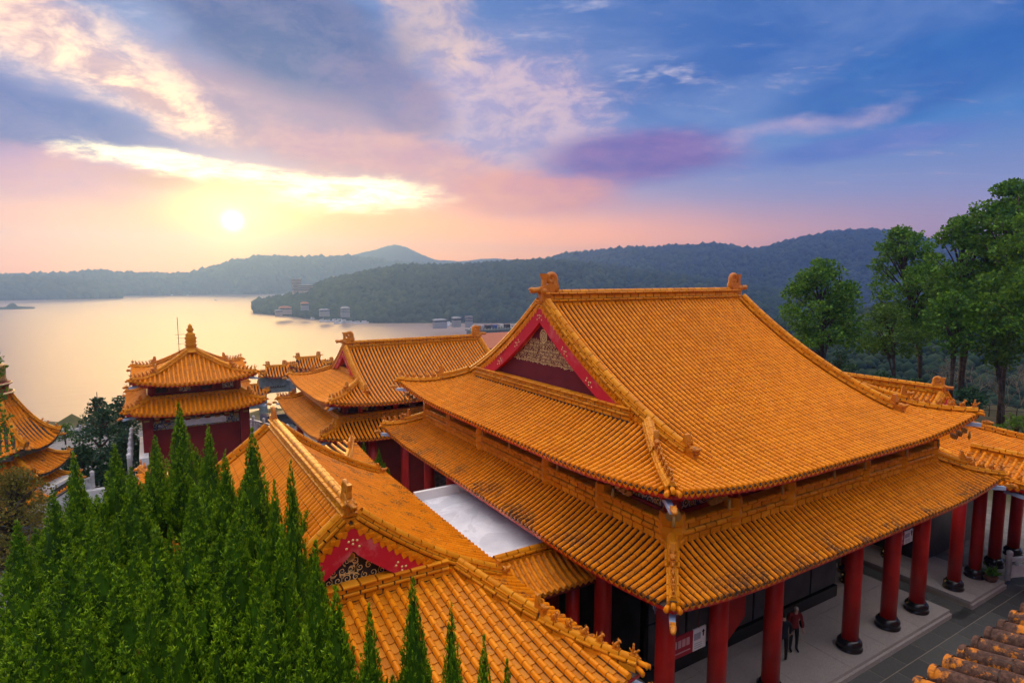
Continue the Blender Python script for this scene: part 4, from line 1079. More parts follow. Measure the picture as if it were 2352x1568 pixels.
part('band', MB().lathe([(2.25, 0), (2.3, .05), (2.3, .35), (2.2, .4)], (PX, PY, 2.3), 6, smooth=False), M_GREYST, pv); part('band', MB().lathe([(2.6, 0), (2.65, .05), (2.65, .3), (2.5, .35)], (PX, PY, .9), 6, smooth=False), M_GREYST, pv)

# ---------------------------------------------------------------- stone gate far below
GY = 82.5
gt = thing('stone_gate', 'grey stone memorial gate with small orange roofs between the tower and back hall', 'gate', (BX, GY, -10))
for gx, gz, ha, hb in ((BX, 1.6, 2.6, 1.5), (BX-4.1, .75, 2.1, 1.35), (BX+4.1, .75, 2.1, 1.35), (BX-7.2, -1.5, 2.0, 1.25), (BX+7.2, -1.5, 2.0, 1.25)):
    rf = Roof((gx, GY), ha, hb, gz, gz-1.15, k=.4, lift=.45, Lc=2.2, ks=.8, rg=ha*.52, rv=ha*.6, pf=.36, ps=.36, tl=.5, rb=.22)
    d = rf.deck(gt, 'gate_roof'); rf.tiles(d, ('y-', 'x-', 'x+'), minpx=99, pans=False); rf.eaves(d, .8, rafters=False)
    ridge(rf.pc, rf.core, [rf.W(x, 0, rf.hr) for x in np.linspace(-rf.rv, rf.rv, 6)], C_FAR, .8, 1.0)
    for sx in (-1, 1):
        orn(d, 'ridge_dragon', P_DRAGON, rf.W(sx*(rf.rv-.1), 0, rf.hr+.1), (sx, 0, 0), .8, M_ORN)
        for sy in (-1, 1): ridge(rf.pc, rf.core, rf.hip(sx, sy), C_FAR, .8, .9)
        mbg = MB().box((gx+sx*rf.rg, GY, gz-.5), (.1, hb*1.0, .7)); part('gable_panel', mbg, M_MAROON, d)
        for i in range(3): orn(d, 'roof_figure', P_FIG[1], rf.hip(sx, -1)[8+5*i]+(0, 0, .35), (sx, -1, 0), .42, M_ORN)
    rf.flush_ridges(d, minpx=99)
    part('entablature', MB().box((gx, GY, gz-1.75), (ha*1.55, .9, 1.3)), M_FRIEZE if gz > 1 else M_GREYST, gt)
for gx in (BX-8.4, BX-5.9, BX-2.2, BX+2.2, BX+5.9, BX+8.4): part('pillar', MB().box((gx, GY, -5.6), (.85, .95, 10.2)), M_GREYST, gt)
for gx, w_, z in ((BX, 4.2, -.9), (BX-4.05, 3.5, -1.75), (BX+4.05, 3.5, -1.75), (BX-7.15, 2.3, -3.6), (BX+7.15, 2.3, -3.6)): part('lintel', MB().box((gx, GY, z), (w_, .7, 1.6)), M_GREYST, gt)
def glyph(x, z, s):
    mb = MB()
    for a, b, c, d_ in ((-.4, .35, .4, .35), (-.3, .1, .3, .1), (-.42, -.15, .42, -.15), (0, .48, 0, -.45), (-.3, -.2, -.42, -.45), (.3, -.2, .42, -.45), (-.28, .1, -.28, -.12), (.28, .1, .28, -.12)):
        mb.tube([(x+a*s, GY-.40, z+b*s), (x+c*s, GY-.40, z+d_*s)], .05*s, 4)
    return mb
for gx, zc in ((BX-4.05, -1.45), (BX, -.6)):
    pq = part('plaque', MB().box((gx, GY-.38, zc), (1.9, .06, .9)), M_STONEDK, gt)
    for s_ in (-.45, .45): part('gold_character', glyph(gx+s_, zc, .62), M_GOLD, pq)

# ---------------------------------------------------------------- ground, lake, hills
LAKE = -47.5
def sst(a, b, x): t = np.clip((x-a)/(b-a), 0, 1); return t*t*(3-2*t)
def ground_z(x, y):
    z = -.67-3.9*sst(31, 36, y)*(1-sst(36, 52, x))
    z = z-3.0*sst(55, 62, y)*(1-sst(36, 52, x))
    z = z-3.9*sst(-5, -9, x)*sst(26, 34, y)*0-2.2*sst(-2, -9, x)*(1-sst(31, 36, y))*sst(18, 30, y)
    z = z+.75*np.maximum(0, -9-y)**1.0*sst(-9, -20, y)
    drop = np.maximum(sst(92, 230, y+.35*x), sst(-16, -150, x)*sst(20, 60, y))
    vr = sst(64, 150, np.hypot(x-10, y-10))*sst(20, 45, x)*1.15
    z = z-46*np.maximum(drop*1.1, vr)
    return z
xs = np.concatenate([np.arange(-420, -60, 12), np.arange(-60, 100, 2.0), np.arange(100, 620, 12)]); ys = np.concatenate([np.arange(-60, 110, 2.0), np.arange(110, 560, 12)])
XX, YY = np.meshgrid(xs, ys, indexing='ij'); ZZ = ground_z(XX, YY)
rg_ = np.random.default_rng(3); far_ = sst(60, 110, np.hypot(XX, YY)); ZZ = ZZ+rg_.normal(0, .5, ZZ.shape)*far_
mb = MB(); mb.grid([[(float(XX[i, j]), float(YY[i, j]), float(ZZ[i, j])) for j in range(len(ys))] for i in range(len(xs))])
def gmat(g, pos, geo, b):
    sx_ = g.nodes.new('ShaderNodeSeparateXYZ'); g.links.new(pos.s, sx_.inputs[0])
    far = (X(g, sx_.outputs[1])+X(g, sx_.outputs[0])*.3).ss(88, 98)
    right = X(g, sx_.outputs[0]).ss(38, 44)
    green = far._b('MAXIMUM', right)
    stone = mixc(g, noise(g, pos, 1.2, 5, .7).ss(.35, .65), (.16, .155, .15), (.25, .24, .23))
    wood = mixc(g, noise(g, pos, .35, 6, .7).ss(.35, .65), (.045, .055, .018), (.10, .075, .035))
    return mixc(g, green, stone, wood)
struct('ground', mb, mat('ground_cover', rough=.9, spec=.15, build=gmat))
# lake
def lake_mat():
    m = bpy.data.materials.new('lake_water'); m.use_nodes = True; g = m.node_tree; b = g.nodes['Principled BSDF']
    b.inputs['Base Color'].default_value = (.26, .165, .115, 1); b.inputs['Roughness'].default_value = .42; b.inputs['IOR'].default_value = 1.6
    geo = g.nodes.new('ShaderNodeNewGeometry'); pos = X(g, geo.outputs['Position'])
    mp = g.nodes.new('ShaderNodeMapping'); g.links.new(pos.s, mp.inputs[0]); mp.inputs['Rotation'].default_value = (0, 0, R(28)); mp.inputs['Scale'].default_value = (.35, 1, 1)
    v = X(g, mp.outputs[0])
    h = noise(g, v, .22, 4, .6)*1.0+noise(g, v, .9, 3, .6)*.35+noise(g, v, .03, 3, .5)*1.6
    bn = g.nodes.new('ShaderNodeBump'); bn.inputs['Strength'].default_value = .45; bn.inputs['Distance'].default_value = .4
    g.links.new(h.s, bn.inputs['Height']); g.links.new(bn.outputs[0], b.inputs['Normal']); return m
mb = MB(); mb.add([(-880, -700, LAKE), (2680, -700, LAKE), (2680, 3040, LAKE), (-880, 3040, LAKE)], [(0, 1, 2, 3)]); struct('lake', mb, lake_mat(), fix=False)

def dirpx(px, py):
    d = CFW+CRT*((px-1176)/1379.9)-CUP*((py-784)/1379.9); return d/math.hypot(d[0], d[1])
def forest_mat(name, c1, c2, c3):
    return mat(name, rough=.9, spec=.1, build=lambda g, pos, geo, b: mixc(g, noise(g, pos, .012, 4).ss(.35, .65)*.7, ramp(g, rnd(g, geo), [(0, c1), (.5, c2), (1, c3)]), c1))
M_HILL = mat('hill_wood', rough=.95, spec=.05, build=lambda g, pos, geo, b: mixc(g, noise(g, pos, .05, 6, .7).ss(.35, .65), (.014, .030, .016), (.038, .058, .026)))
ICO = MB(); _bm = bmesh.new(); bmesh.ops.create_icosphere(_bm, subdivisions=1, radius=1)
ICO.add([tuple(v.co) for v in _bm.verts], [tuple(v.index for v in f.verts) for f in _bm.faces], True); _bm.free()
M_FOREST = forest_mat('forest_canopy', (.012, .030, .014), (.024, .048, .020), (.048, .074, .028))
def hill(name, prof, dn, dr, df, nrow=40, npx=5, rough=.10, blobs=0, bs=(5, 9), seed=1, low=None, exp=1.0):
    """land rising from the water at distance dn to a crest at dr seen along prof (photo azimuth, height)"""
    rr = np.random.default_rng(seed); px = np.arange(prof[0][0], prof[-1][0]+.1, npx); py = np.interp(px, [p[0] for p in prof], [p[1] for p in prof])
    py = py+rr.normal(0, .5, len(px)); rows = []; dns = dn if not hasattr(dn, '__len__') else None
    G = []
    for x_, y_ in zip(px, py):
        u = dirpx(x_, y_); zr = CAMZ+dr*u[2]; row = []
        d0 = dns if dns else float(np.interp(x_, [q[0] for q in dn], [q[1] for q in dn]))
        for k in range(nrow+1):
            t = k/nrow
            if t <= .6: s_ = t/.6; D_ = d0+(dr-d0)*s_; z = (LAKE-2)+(zr-LAKE+2)*(math.sin(s_*math.pi/2)**exp)
            else: s_ = (t-.6)/.4; D_ = dr+(df-dr)*s_; z = (LAKE-2)+(zr-LAKE+2)*(math.cos(s_*math.pi/2))
            row.append([u[0]*D_, u[1]*D_, z, s_ if t <= .6 else -1, zr-LAKE])
        G.append(row)
    G = np.array(G)
    for i in range(G.shape[0]):
        for k in range(G.shape[1]):
            x, y, z, s_, h = G[i, k]
            if s_ < 0 or s_ > .97: continue
            n_ = mnoise.fractal(Vector((x*.006, y*.006, seed*3.3)), 1.0, 2.0, 4)
            G[i, k, 2] = z+n_*rough*h*min(1, s_*4)*(1-s_*.85)
    mb = MB(); mb.grid([[tuple(G[i, k, :3]) for k in range(G.shape[1])] for i in range(G.shape[0])])
    o = struct(name, mb, M_HILL, fix=False)
    if blobs:
        n = G.shape[0]; kk = int(G.shape[1]*.64); Ms = []
        fi = rr.uniform(0, n-1.001, blobs); fk = rr.uniform(.3, kk-1.0, blobs)
        edge = rr.random(blobs) < .12; fk[edge] = .6*(G.shape[1]-1)-.25+rr.normal(0, .25, edge.sum())
        for a, b in zip(fi, fk):
            i, k = int(a), int(b); u, v = a-i, b-k
            p = (G[i, k]*(1-u)+G[i+1, k]*u)*(1-v)+(G[i, k+1]*(1-u)+G[i+1, k+1]*u)*v
            if p[2] < LAKE+1.5: continue
            s_ = rr.uniform(*bs)*(.6+.8*rr.random()**2); an = rr.uniform(0, 6.28); ca, sa = math.cos(an)*s_, math.sin(an)*s_; h_ = rr.uniform(.75, 1.35)
            Ms.append([[ca, -sa, 0, p[0]], [sa, ca, 0, p[1]], [0, 0, s_*h_, p[2]+s_*.35]])
        me = merge_mesh('forest', ICO, np.array(Ms), M_FOREST); f = link(bpy.data.objects.new('forest', me)); f['kind'] = 'stuff'; f['label'] = 'dense forest covering the '+name.replace('_', ' ')
    return o
hill('lakeside_hill', [(585, 700), (610, 694), (650, 690), (700, 672), (740, 655), (800, 640), (860, 629), (920, 619), (1000, 618), (1080, 615), (1150, 611), (1210, 607), (1260, 606), (1330, 612), (1420, 622), (1560, 640), (1750, 668), (1900, 690)],
     [(585, 1060), (620, 1010), (660, 960), (720, 880), (800, 815), (860, 790), (1000, 780), (1200, 760), (1400, 700), (1600, 560), (1900, 420)], 1150, 1500, nrow=60, npx=4, rough=.10, blobs=16000, bs=(3.2, 6.5), seed=2, exp=1.1)
hill('right_hill', [(1120, 640), (1180, 618), (1230, 606), (1300, 592), (1380, 585), (1440, 579), (1500, 577), (1560, 573), (1640, 568), (1690, 575), (1730, 581), (1780, 572), (1850, 555), (1920, 543), (1990, 537), (2050, 541), (2120, 556), (2220, 580), (2340, 604), (2480, 620), (2600, 630)],
     1250, 1750, 2300, nrow=36, npx=5, rough=.12, blobs=13000, bs=(5, 9.5), seed=3, exp=1.0)
hill('valley_slope', [(1750, 760), (1850, 735), (1950, 720), (2060, 715), (2200, 700), (2352, 690), (2500, 690), (2700, 700)], 150, 330, 520, nrow=40, npx=6, rough=.05, blobs=9000, bs=(1.0, 2.1), seed=4)
hill('far_shore_ridge', [(-160, 654), (-60, 648), (0, 642), (60, 640), (130, 638), (210, 630), (250, 634), (330, 636), (420, 638), (480, 624), (540, 604), (600, 597), (650, 596), (700, 601), (740, 597), (790, 596), (850, 600), (900, 607), (960, 611), (1020, 620), (1100, 640)],
     2250, 2380, 2550, nrow=26, npx=5, rough=.06, blobs=7000, bs=(7, 12), seed=5)
hill('left_headland', [(-160, 650), (-60, 650), (0, 651), (60, 649), (120, 650), (180, 654), (220, 660), (250, 668), (275, 675)], 2000, 2080, 2180, nrow=16, npx=4, rough=.05, blobs=2200, bs=(8, 14), seed=6)
hill('distant_peak', [(680, 640), (740, 612), (780, 598), (820, 583), (860, 574), (885, 566), (908, 561), (930, 566), (960, 580), (1000, 597), (1060, 600), (1110, 594), (1140, 593), (1180, 598), (1230, 605), (1300, 612), (1345, 592), (1388, 573), (1420, 590), (1480, 612)],
     2850, 3000, 3200, nrow=14, npx=5, rough=.03, seed=7)
isl = MB(); u = dirpx(20, 690); D0 = 60/(-u[2]) if u[2] < 0 else 1500
isl_prof = [(-30, 0), (-20, 2), (0, 3.5), (12, 4), (20, 9), (26, 11), (33, 10), (40, 4.5), (60, 3), (75, 2), (80, 0)]
rws = []
for x_, h_ in isl_prof:
    rws.append([])
    for k in range(7):
        uu = dirpx(x_, 690); D_ = 1440+k*14; hh = math.sin(k/6*math.pi)*h_; rws[-1].append((uu[0]*D_, uu[1]*D_, LAKE-.4+hh))
mb = MB(); mb.grid(rws); struct('islet', mb, M_HILL, fix=False)

# haze over the lake basin
HZ = MB().box((900, 1160, 64), (3600, 3800, 244))
hm = bpy.data.materials.new('haze_air'); hm.use_nodes = True; hg = hm.node_tree; hg.nodes.clear()
pvn = hg.nodes.new('ShaderNodeVolumePrincipled'); pvn.inputs['Color'].default_value = (.27, .47, 1.0, 1); pvn.inputs['Density'].default_value = 4.2e-4; pvn.inputs['Anisotropy'].default_value = .72
ho = hg.nodes.new('ShaderNodeOutputMaterial'); hg.links.new(pvn.outputs[0], ho.inputs['Volume'])
struct('haze', HZ, hm, 'stuff')

# ---------------------------------------------------------------- vegetation
def leaf_mat(name, c1, c2, c3, trans=.25, rough=.6):
    def f(g, pos, geo, b):
        b.inputs['Transmission Weight'].default_value = 0
        c = ramp(g, rnd(g, geo), [(0, c1), (.55, c2), (1, c3)])
        c = mixc(g, noise(g, pos, .9, 3).ss(.3, .7)*.4, c, c1)
        t = g.nodes.new('ShaderNodeBsdfTranslucent'); lk(g, t.inputs[0], mixc(g, .5, c, c3)); mx = g.nodes.new('ShaderNodeMixShader'); mx.inputs[0].default_value = trans
        out = [n for n in g.nodes if n.type == 'OUTPUT_MATERIAL'][0]
        g.links.new(b.outputs[0], mx.inputs[1]); g.links.new(t.outputs[0], mx.inputs[2]); g.links.new(mx.outputs[0], out.inputs[0])
        return c
    return mat(name, rough=rough, spec=.2, build=f)
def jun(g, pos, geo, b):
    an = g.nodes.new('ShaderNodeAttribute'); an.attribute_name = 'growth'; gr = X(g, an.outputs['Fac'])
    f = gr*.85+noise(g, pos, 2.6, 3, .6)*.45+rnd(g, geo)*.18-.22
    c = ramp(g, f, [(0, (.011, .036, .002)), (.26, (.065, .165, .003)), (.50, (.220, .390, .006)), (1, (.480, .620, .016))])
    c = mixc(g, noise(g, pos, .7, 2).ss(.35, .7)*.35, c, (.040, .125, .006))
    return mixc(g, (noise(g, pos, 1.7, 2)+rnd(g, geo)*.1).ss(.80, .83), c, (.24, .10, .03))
M_JUN = mat('juniper_spray', rough=.6, spec=.15, build=jun)
M_JUNOLD = leaf_mat('juniper_foliage', (.030, .100, .004), (.090, .225, .007), (.230, .390, .014), .12)
M_LEAFA = leaf_mat('camphor_foliage', (.018, .076, .008), (.064, .185, .016), (.210, .410, .030), .28)
M_LEAFB = leaf_mat('olive_foliage', (.035, .095, .012), (.085, .180, .020), (.170, .280, .034), .3)
M_LEAFP = leaf_mat('pine_foliage', (.012, .048, .022), (.028, .085, .036), (.060, .130, .050), .15)
M_LEAFY = leaf_mat('autumn_shrub_foliage', (.08, .095, .015), (.19, .185, .025), (.30, .20, .04), .3)
M_BARK = mat('grey_brown_bark', rough=.95, spec=.1, build=simple((.050, .038, .030), (.11, .085, .07), 3), bump=(8, .8, .05))
M_TWIG = mat('bare_twig', rough=.95, spec=.1, build=simple((.16, .125, .10), (.26, .21, .17), 2))
M_BROWN = mat('dead_foliage', (.26, .10, .03), rough=.9)
def tris_mesh(name, V, m):
    """V: (n,3,3) loose triangles or (n,4,3) quads"""
    n, k = V.shape[0], V.shape[1]
    me = raw_mesh(name, V.reshape(-1, 3), np.arange(n*k), np.arange(n)*k, np.full(n, k), np.zeros(n, bool), m); return me
def unit(a): return a/np.maximum(np.linalg.norm(a, axis=-1, keepdims=True), 1e-9)
def sprigs(P, A, L, Wd, rng):
    """kite-shaped leaf sprays at P along axis A"""
    n = len(P); r = unit(np.cross(A, rng.normal(size=(n, 3)))); L = L[:, None]; Wd = Wd[:, None]
    bend = unit(A+rng.normal(size=(n, 3))*.25)
    return np.stack([P, P+A*L*.45+r*Wd, P+bend*L, P+A*L*.45-r*Wd], 1)
def juniper_crown(seed, H=9.0, ncone=15, spread=1.5, depth=5.0):
    """overlapping pointed cones of foliage, each set with small upswept tufts; also gives each corner its place along the shoot (old wood 0, new growth 1)"""
    rng = np.random.default_rng(seed); Q = []; A_ = []; sp = [(np.array((0, 0, H-3.3)), np.array((0, 0, 1.0)), 3.3, .70)]
    for i in range(ncone):
        t = ((i+.6)/ncone)**.75; a = i*2.39996+rng.uniform(-.35, .35); out = np.array((math.cos(a), math.sin(a), 0))
        L = rng.uniform(1.3, 2.4); zt = H-.7-depth*t*rng.uniform(.75, 1.1); rr = spread*(.22+.78*t)*rng.uniform(.8, 1.1)
        d = nz(np.array((0, 0, 1.0))+out*rng.uniform(.0, .25)+rng.normal(size=3)*.06)
        sp.append((out*rr+np.array((0, 0, zt-L)), d, L, rng.uniform(.36, .56)))
    for (b, d, L, rad) in sp:
        e1 = nz(np.cross(d, (.3, .9, .1))); e2 = np.cross(d, e1); ring = []
        env = lambda t: rad*min(1, (1-t)**1.15+.004)*(.5+.5*min(1, max(t, 0)*6))
        for t in (-.12, .1, .3, .5, .7, .88):
            ring.append([b+d*(L*t)+(e1*math.cos(a)+e2*math.sin(a))*env(t)*rng.uniform(.6, .82) for a in np.linspace(0, 2*math.pi, 8, endpoint=False)])
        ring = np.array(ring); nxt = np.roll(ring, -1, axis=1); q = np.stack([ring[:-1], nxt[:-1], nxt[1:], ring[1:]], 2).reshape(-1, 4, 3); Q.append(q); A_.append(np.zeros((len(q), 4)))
        nt = int(128*L*rad)
        for k in range(nt):
            t = 1-(1-(k+rng.random())/nt)**.62; r = env(t)*rng.uniform(.74, 1.10); a = k*2.39996+rng.uniform(-.4, .4); sh = 1-.72*t
            o = e1*math.cos(a)+e2*math.sin(a); c = b+d*(L*t)+o*r*.86
            ax = nz(d+np.array((0, 0, .5))+o*rng.uniform(.25, .75)*sh+rng.normal(size=3)*.10); tl = rng.uniform(.17, .32)*sh
            m = 20; u = rng.random(m)[:, None]; off = rng.normal(size=(m, 3))*(.052*(1-u*.8))*sh
            q = sprigs(c+ax*tl*u+off, unit(ax+off*7+rng.normal(size=(m, 3))*.15), rng.uniform(.065, .13, m)*(.55+.45*sh), rng.uniform(.010, .018, m)*(.6+.4*sh), rng)
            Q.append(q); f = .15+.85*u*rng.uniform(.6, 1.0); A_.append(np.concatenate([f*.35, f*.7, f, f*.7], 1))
    return np.concatenate(Q), np.concatenate(A_)
JUN = []
for sd_ in range(5):
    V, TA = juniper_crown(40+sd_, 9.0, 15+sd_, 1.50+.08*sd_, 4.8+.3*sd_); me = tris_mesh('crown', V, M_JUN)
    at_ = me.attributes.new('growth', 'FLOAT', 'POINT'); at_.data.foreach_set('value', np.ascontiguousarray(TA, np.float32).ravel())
    tb = MB().tube([(0, 0, -.2), (.05, 0, 2.4), (0, .05, 4.2), (0, 0, 6)], [.16, .12, .08, .02], 7)
    for i in range(7):
        a = i*.9; tb.tube([(0, 0, .8+i*.3), (.4*math.cos(a), .4*math.sin(a), 1.4+i*.3), (.6*math.cos(a), .6*math.sin(a), 2.2+i*.3)], [.07, .05, .02], 5)
    tm = tb.mesh('trunk'); tm.materials.append(M_BARK); JUN.append((me, tm))
def tree_from(name, label, cat, meshes, base, s, rz, group):
    t = thing(name, label, cat, base, group); t.rotation_euler = (0, 0, rz); t.scale = (s[0], s[0], s[1])
    o = link(bpy.data.objects.new('crown', meshes[0]), t); o = link(bpy.data.objects.new('trunk', meshes[1]), t); return t
def at(px, py, dist):
    d = CFW+CRT*((px-1176)/1379.9)-CUP*((py-784)/1379.9); return CPOS+d*dist
# tip position (photo bearing and height), distance, width
JT = [
 (355, 1000, 18.5, 1.0, 'dim juniper standing just below the bell tower painted beam'),
 (516, 1040, 14.2, .9, 'short juniper left of the near wing roof edge'),
 (300, 1075, 15.2, 1.0, 'juniper between the white balustrade and the near junipers'),
 (445, 1110, 13.6, 1.1, 'juniper in the middle of the thicket'),
 (540, 1180, 11.6, 1.1, 'juniper right of the thicket middle'),
 (90, 1365, 9.4, 1.0, 'low juniper in the bottom left corner'),
 (150, 1260, 10.5, 1.1, 'juniper behind the corner junipers on the left'),
 (470, 1290, 10.0, 1.1, 'shaded juniper deep in the thicket centre'),
 (590, 1290, 9.6, 1.0, 'juniper just behind the tall pale front one'),
 (270, 1300, 9.8, 1.1, 'juniper behind the twin pointed tips'),
 (410, 925, 16.8, 1.0, 'tall juniper whose tip crosses the bell tower lower roof'),
 (478, 978, 16.2, .9, 'juniper in front of the dark red bell tower wall'),
 (578, 985, 13.6, 1.0, 'juniper overlapping the left slope of the near wing roof'),
 (262, 1020, 17.2, 1.1, 'broad juniper below the white stair balustrade'),
 (168, 1040, 15.6, .9, 'slim leaning juniper beside the six-sided pavilion'),
 (120, 1125, 14.2, 1.1, 'juniper below the pavilion and olive shrub'),
 (667, 1065, 11.2, .72, 'thin juniper standing against the near wing left roof slope'),
 (630, 1105, 11.8, .7, 'short thin juniper beside the wing roof slope'),
 (38, 1195, 11.8, 1.1, 'juniper at the left edge of the thicket'),
 (210, 1190, 12.0, 1.1, 'bushy juniper left in the thicket'),
 (360, 1210, 11.2, 1.1, 'juniper with a brown patch in the thicket'),
 (645, 1215, 9.9, .9, 'pale-tipped juniper near the wing gable'),
 (725, 1245, 9.4, .75, 'juniper touching the red gable board of the wing'),
 (200, 1400, 8.8, 1.0, 'low front juniper beside the corner one'),
 (345, 1330, 8.7, .95, 'front juniper with twin pointed tips, left tip'),
 (412, 1335, 8.5, .85, 'front juniper with twin pointed tips, right tip'),
 (500, 1420, 8.6, .95, 'low front juniper left of the tall pale one'),
 (612, 1345, 8.4, 1.0, 'tall pale front juniper below the wing gable'),
 (770, 1345, 8.6, .8, 'front juniper below the gold scroll panel'),
 (848, 1390, 8.5, .66, 'small juniper left of the lone dark spire'),
 (948, 1326, 8.9, .70, 'lone dark spire of juniper before the near wing skirt roof'),
 (1036, 1395, 8.6, .60, 'narrow juniper spire on the wing skirt roof, second from right'),
 (1112, 1462, 8.2, .55, 'lowest juniper spire, farthest right of all'),
 (1165, 1512, 8.1, .5, 'tiny juniper tip at the bottom edge of the wing roof'),
 (700, 1440, 7.9, .9, 'front juniper at the bottom edge under the wing gable'),
 (280, 1480, 7.6, 1.0, 'front juniper at the bottom edge, left'),
 (20, 1480, 7.8, 1.0, 'front juniper cut off by the bottom left corner'),
]
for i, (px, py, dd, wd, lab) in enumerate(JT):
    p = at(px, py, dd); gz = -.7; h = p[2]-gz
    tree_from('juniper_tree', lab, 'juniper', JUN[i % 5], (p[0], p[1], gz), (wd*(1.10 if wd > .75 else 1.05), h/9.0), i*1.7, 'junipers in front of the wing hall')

def leafy(seed, clumps, size, per, trunk, flat=1.0, lw=.5):
    """crown of leaf faces in clumps: clumps = [(x,y,z,r)]"""
    rng = np.random.default_rng(seed); Q = []
    for (x, y, z, r) in clumps:
        m = int(per*2.2*r*r); d = unit(rng.normal(size=(m, 3))); rad = r*rng.random(m)**.33*rng.uniform(.8, 1.1, m)
        P = np.array((x, y, z))+d*rad[:, None]*np.array((1, 1, .55*flat)); ax = unit(d*.6+np.array((0, 0, .35))+rng.normal(size=(m, 3))*.55)
        Q.append(sprigs(P, ax, rng.uniform(.7, 1.3, m)*size*.66, rng.uniform(.7, 1.2, m)*size*.66*lw, rng))
    return np.concatenate(Q)
def big_tree(name, label, cat, px, dist, ptop, pbase, halfw, seed, m, group, ncl=46, per=46, size=.42, low=.32, lean=0, base_z=None, forks=3, rmin=.9, rmax=1.9):
    rng = np.random.default_rng(seed); top = at(px, ptop, dist); b = at(px+lean, pbase, dist); bz = base_z if base_z is not None else b[2]
    b = np.array((b[0], b[1], bz)); H = top[2]-bz; W_ = halfw*dist/1379.9
    t = thing(name, label, cat, tuple(b), group); cl = []
    cen = np.array((top[0]-b[0], top[1]-b[1], 0))
    for i in range(ncl):
        f = rng.random()**.8; z = H*(low+(1-low)*f)-rmax*.4
        env = math.sin(min(1, (f*.80+.20))*math.pi)**.5*(1-.25*f); a = rng.uniform(0, 6.28); rr = W_*env*math.sqrt(rng.random())
        r = rng.uniform(rmin, rmax)*(1-.3*f); cl.append((cen[0]*f+rr*math.cos(a), cen[1]*f+rr*math.sin(a), z, r))
    cl.append((cen[0], cen[1], H-rmin*.8, rmin))
    me = tris_mesh('crown', leafy(seed+9, cl, size, per, None), m); link(bpy.data.objects.new('crown', me), t)
    tb = MB(); r0 = .009*H+.06
    for k in range(forks):
        o = rng.normal(size=2)*W_*.28 if k else np.zeros(2)
        tb.tube([(0, 0, -.5), (o[0]*.15+cen[0]*.1, o[1]*.15+cen[1]*.1, H*.18), (o[0]*.5+cen[0]*.35, o[1]*.5+cen[1]*.35, H*.45), (o[0]+cen[0]*.7, o[1]+cen[1]*.7, H*.72), (o[0]*1.1+cen[0], o[1]*1.1+cen[1], H*.92)], [r0*(1 if k == 0 else .7), r0*.8*(1 if k == 0 else .8), r0*.6, r0*.35, .03], 7)
    for (x, y, z, r) in cl[::2]:
        zz = z*.72; q = z/H; tb.tube([(cen[0]*q*.75, cen[1]*q*.75, zz), ((x+cen[0]*q)*.5, (y+cen[1]*q)*.5, (z+zz)*.52), (x, y, z)], [.10, .07, .025], 5)
    tm = tb.mesh('trunk'); tm.materials.append(M_BARK); link(bpy.data.objects.new('trunk', tm), t); return t
GT = 'tall trees on the right'
big_tree('tall_tree', 'round-topped tall tree nearest the main ridge end, leftmost of the tall trees', 'tree', 1885, 62, 588, 880, 94, 1, M_LEAFA, GT, 84, 34, .46, .34)
big_tree('tall_tree', 'tall tree with bluish gaps, second from the left of the tall trees', 'tree', 2070, 64, 512, 890, 94, 2, M_LEAFA, GT, 90, 34, .46, .36, lean=45)
big_tree('tall_tree', 'yellowish lower tree with pale twin trunks among the tall trees', 'tree', 2035, 54, 690, 890, 58, 3, M_LEAFB, GT, 22, 34, .40, .50, lean=20)
big_tree('tall_tree', 'bright green tall tree leaning with dark forked trunk', 'tree', 2215, 56, 488, 905, 92, 4, M_LEAFA, GT, 90, 36, .44, .38, lean=-10)
big_tree('tall_tree', 'light green mid tree hanging low in front of the tall ones', 'tree', 2185, 50, 660, 900, 46, 5, M_LEAFA, GT, 20, 36, .40, .52)
big_tree('tall_tree', 'tallest tree rising at the upper right with leaning bare trunk', 'tree', 2325, 52, 405, 980, 112, 6, M_LEAFA, GT, 104, 36, .44, .44, lean=-30)
big_tree('tall_tree', 'tree cut off by the right edge of the picture', 'tree', 2420, 46, 440, 990, 105, 7, M_LEAFA, GT, 80, 34, .44, .44, lean=-50)
big_tree('tall_tree', 'slender tree with two thin trunks against the hazy valley', 'tree', 2275, 48, 700, 985, 36, 8, M_LEAFB, GT, 12, 34, .40, .60, lean=30)
GB = 'dark bushes under the tall trees'
for px, ptop, pb, hw, dd, sd_, lab in ((1955, 832, 905, 40, 52, 11, 'dark conical bush beside the main roof hip, under the tall trees'), (2025, 850, 910, 36, 50, 12, 'dark bush below the yellowish tree'), (2105, 866, 915, 34, 48, 13, 'dark bush left of the wing ridge dragon'), (2232, 886, 935, 34, 46, 14, 'dark round bush right of the wing ridge dragon'), (1925, 800, 900, 30, 58, 15, 'dark bush behind the main roof slope')):
    big_tree('bush', lab, 'bush', px, dd, ptop, pb, hw, sd_, M_LEAFP, GB, 16, 70, .30, .15, forks=1, rmin=.5, rmax=.9)
big_tree('shrub', 'leafy green shrub growing by the fence at the right edge', 'shrub', 2335, 38, 950, 1020, 55, 21, M_LEAFB, None, 16, 60, .26, .1, forks=2, rmin=.5, rmax=.9)
GP = 'dark pines by the lake path'
for px, ptop, pb, hw, dd, sd_, lab in ((232, 935, 1110, 62, 44, 31, 'wide dark pine between pavilion and bell tower'), (278, 905, 1080, 40, 48, 32, 'dark pine touching the bell tower left eave'), (190, 1000, 1120, 46, 40, 33, 'low dark pine beside the white wall'), (285, 990, 1100, 40, 42, 34, 'low pine under the bell tower eave')):
    big_tree('pine_tree', lab, 'pine', px, dd, ptop, pb, hw, sd_, M_LEAFP, GP, 26, 60, .30, .10, forks=1, rmin=.6, rmax=1.2)
